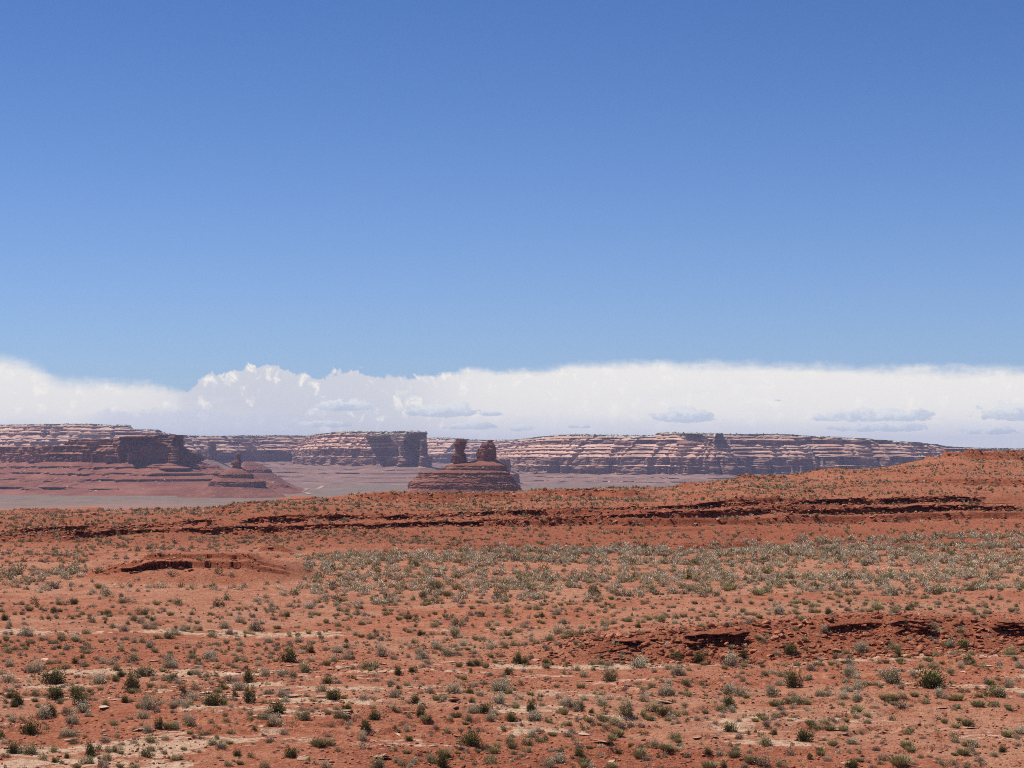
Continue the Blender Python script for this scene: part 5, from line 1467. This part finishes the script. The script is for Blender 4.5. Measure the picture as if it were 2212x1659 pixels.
    # flat pale slabs one can point at
    spec = [
        (0, 2684, 3.16, 1310, 345, 230, "long flat pale slab throwing a thin shadow, left of the centre foreground"),
        (0, 2684, 3.16, 60, 362, 70, "small tilted pale slab by itself at the left edge"),
        (0, 2684, 3.16, 1365, 215, 80, "stubby pale block topping a little rock heap on the slabby flat, left side"),
        (0, 2684, 3.16, 1410, 240, 90, "broken pale stone at the foot of the little rock heap, left side"),
        (670, 2684, 3.16, 1300, 278, 150, "smooth pale slab below the white shrub on the slabby flat, left of centre"),
        (670, 2684, 3.16, 440, 150, 190, "pale slab tucked behind the biggest dark green bush of the lower left"),
        (2680, 2360, 3.16, 1700, 785, 105, "flat pale slab beside a grey shrub just below the wash on the right"),
        (2680, 2360, 3.16, 1430, 852, 90, "dark-undercut pale slab below the wash, right of centre"),
        (2680, 2684, 3.16, 175, 155, 85, "bright lumpy pale rock on bare soil, right of centre foreground"),
        (3332, 2684, 1.814, 760, 36, 95, "thin pale slab lying right of the largest dark green bush on the right"),
        (3332, 2360, 3.16, 1760, 840, 170, "long low pale ledge slab below the wash near the right edge"),
        (3332, 2360, 3.16, 1460, 908, 150, "cracked low slab on the slabby flat at the right side"),
        (670, 2360, 3.16, 495, 402, 150, "pale slab with a wet dark rim on the tan flat, left of centre"),
        (670, 2360, 3.16, 625, 415, 95, "smaller pale slab just right of the dark-rimmed one, left of centre"),
        (670, 2360, 3.16, 255, 822, 105, "lone pale slab in front of grey shrubs, left of centre"),
        (1340, 2360, 3.16, 465, 872, 75, "rounded pale stone at the foot of a big olive shrub near the wash"),
        (2010, 2360, 3.16, 240, 300, 30, "small orange stone beside a round grey shrub on the red rise"),
        (2010, 2684, 3.16, 1900, 1066, 48, "single rounded red stone at the bottom edge, right of centre"),
        (1340, 2684, 3.16, 130, 755, 60, "single square red stone casting a dark shadow on the gravel slope"),
        (3332, 2684, 1.814, 1212, 526, 34, "single dark flat stone on pale sand near the right corner"),
    ]
    for q, (x0, y0, k, x, y, w, lab) in enumerate(spec):
        X, Y = (x0 + x / k) * 0.5486, (y0 + y / k) * 0.5486
        p = ground_at(X, Y)
        W = w / k * 0.5486 / F * p[1]
        V, Fc = rock_shape(500 + q, 0.16 if w > 80 else (0.6 if w < 70 else 0.3), 2)
        V = V * W
        V[:, 2] -= V[:, 2].min() + 0.02
        pale = "red" not in lab and "dark flat" not in lab and "orange" not in lab
        me = data_mesh("stone", V, Fc, [MAT_PALE if pale else MAT_ROCK], np.full(len(V), 0.5))
        o = bpy.data.objects.new("sandstone_slab" if w > 80 else "stone", me)
        COL.objects.link(o)
        o.location = (p[0], p[1] + 0.2 * W, p[2] + 0.02)
        tag(o, lab, "slab" if w > 80 else "stone")


rocks()
build_rocks_far()


# ------------------------------------------------------------------ air
def build_haze():
    x, y0, y1, zb, zt = 14500.0, -200.0, 11200.0, -58.0, 92.0
    v = [(-x, y0, zb), (x, y0, zb), (x, y1, zb), (-x, y1, zb), (-x, y0, zt), (x, y0, zt), (x, y1, zt), (-x, y1, zt)]
    f = [(0, 3, 2, 1), (4, 5, 6, 7), (0, 1, 5, 4), (1, 2, 6, 5), (2, 3, 7, 6), (3, 0, 4, 7)]
    m = bpy.data.materials.new("thin_air")
    m.use_nodes = True
    t = m.node_tree
    t.nodes.clear()
    out = t.nodes.new("ShaderNodeOutputMaterial")
    pv = t.nodes.new("ShaderNodeVolumePrincipled")
    pv.inputs["Color"].default_value = (0.50, 0.60, 0.96, 1)
    pv.inputs["Density"].default_value = 0.000055
    pv.inputs["Anisotropy"].default_value = 0.0
    t.links.new(pv.outputs[0], out.inputs["Volume"])
    o = mesh_obj("haze", np.array(v), np.array(f), m, smooth=False)
    tag(o, "thin bluish air over the valley", kind="stuff")


build_haze()
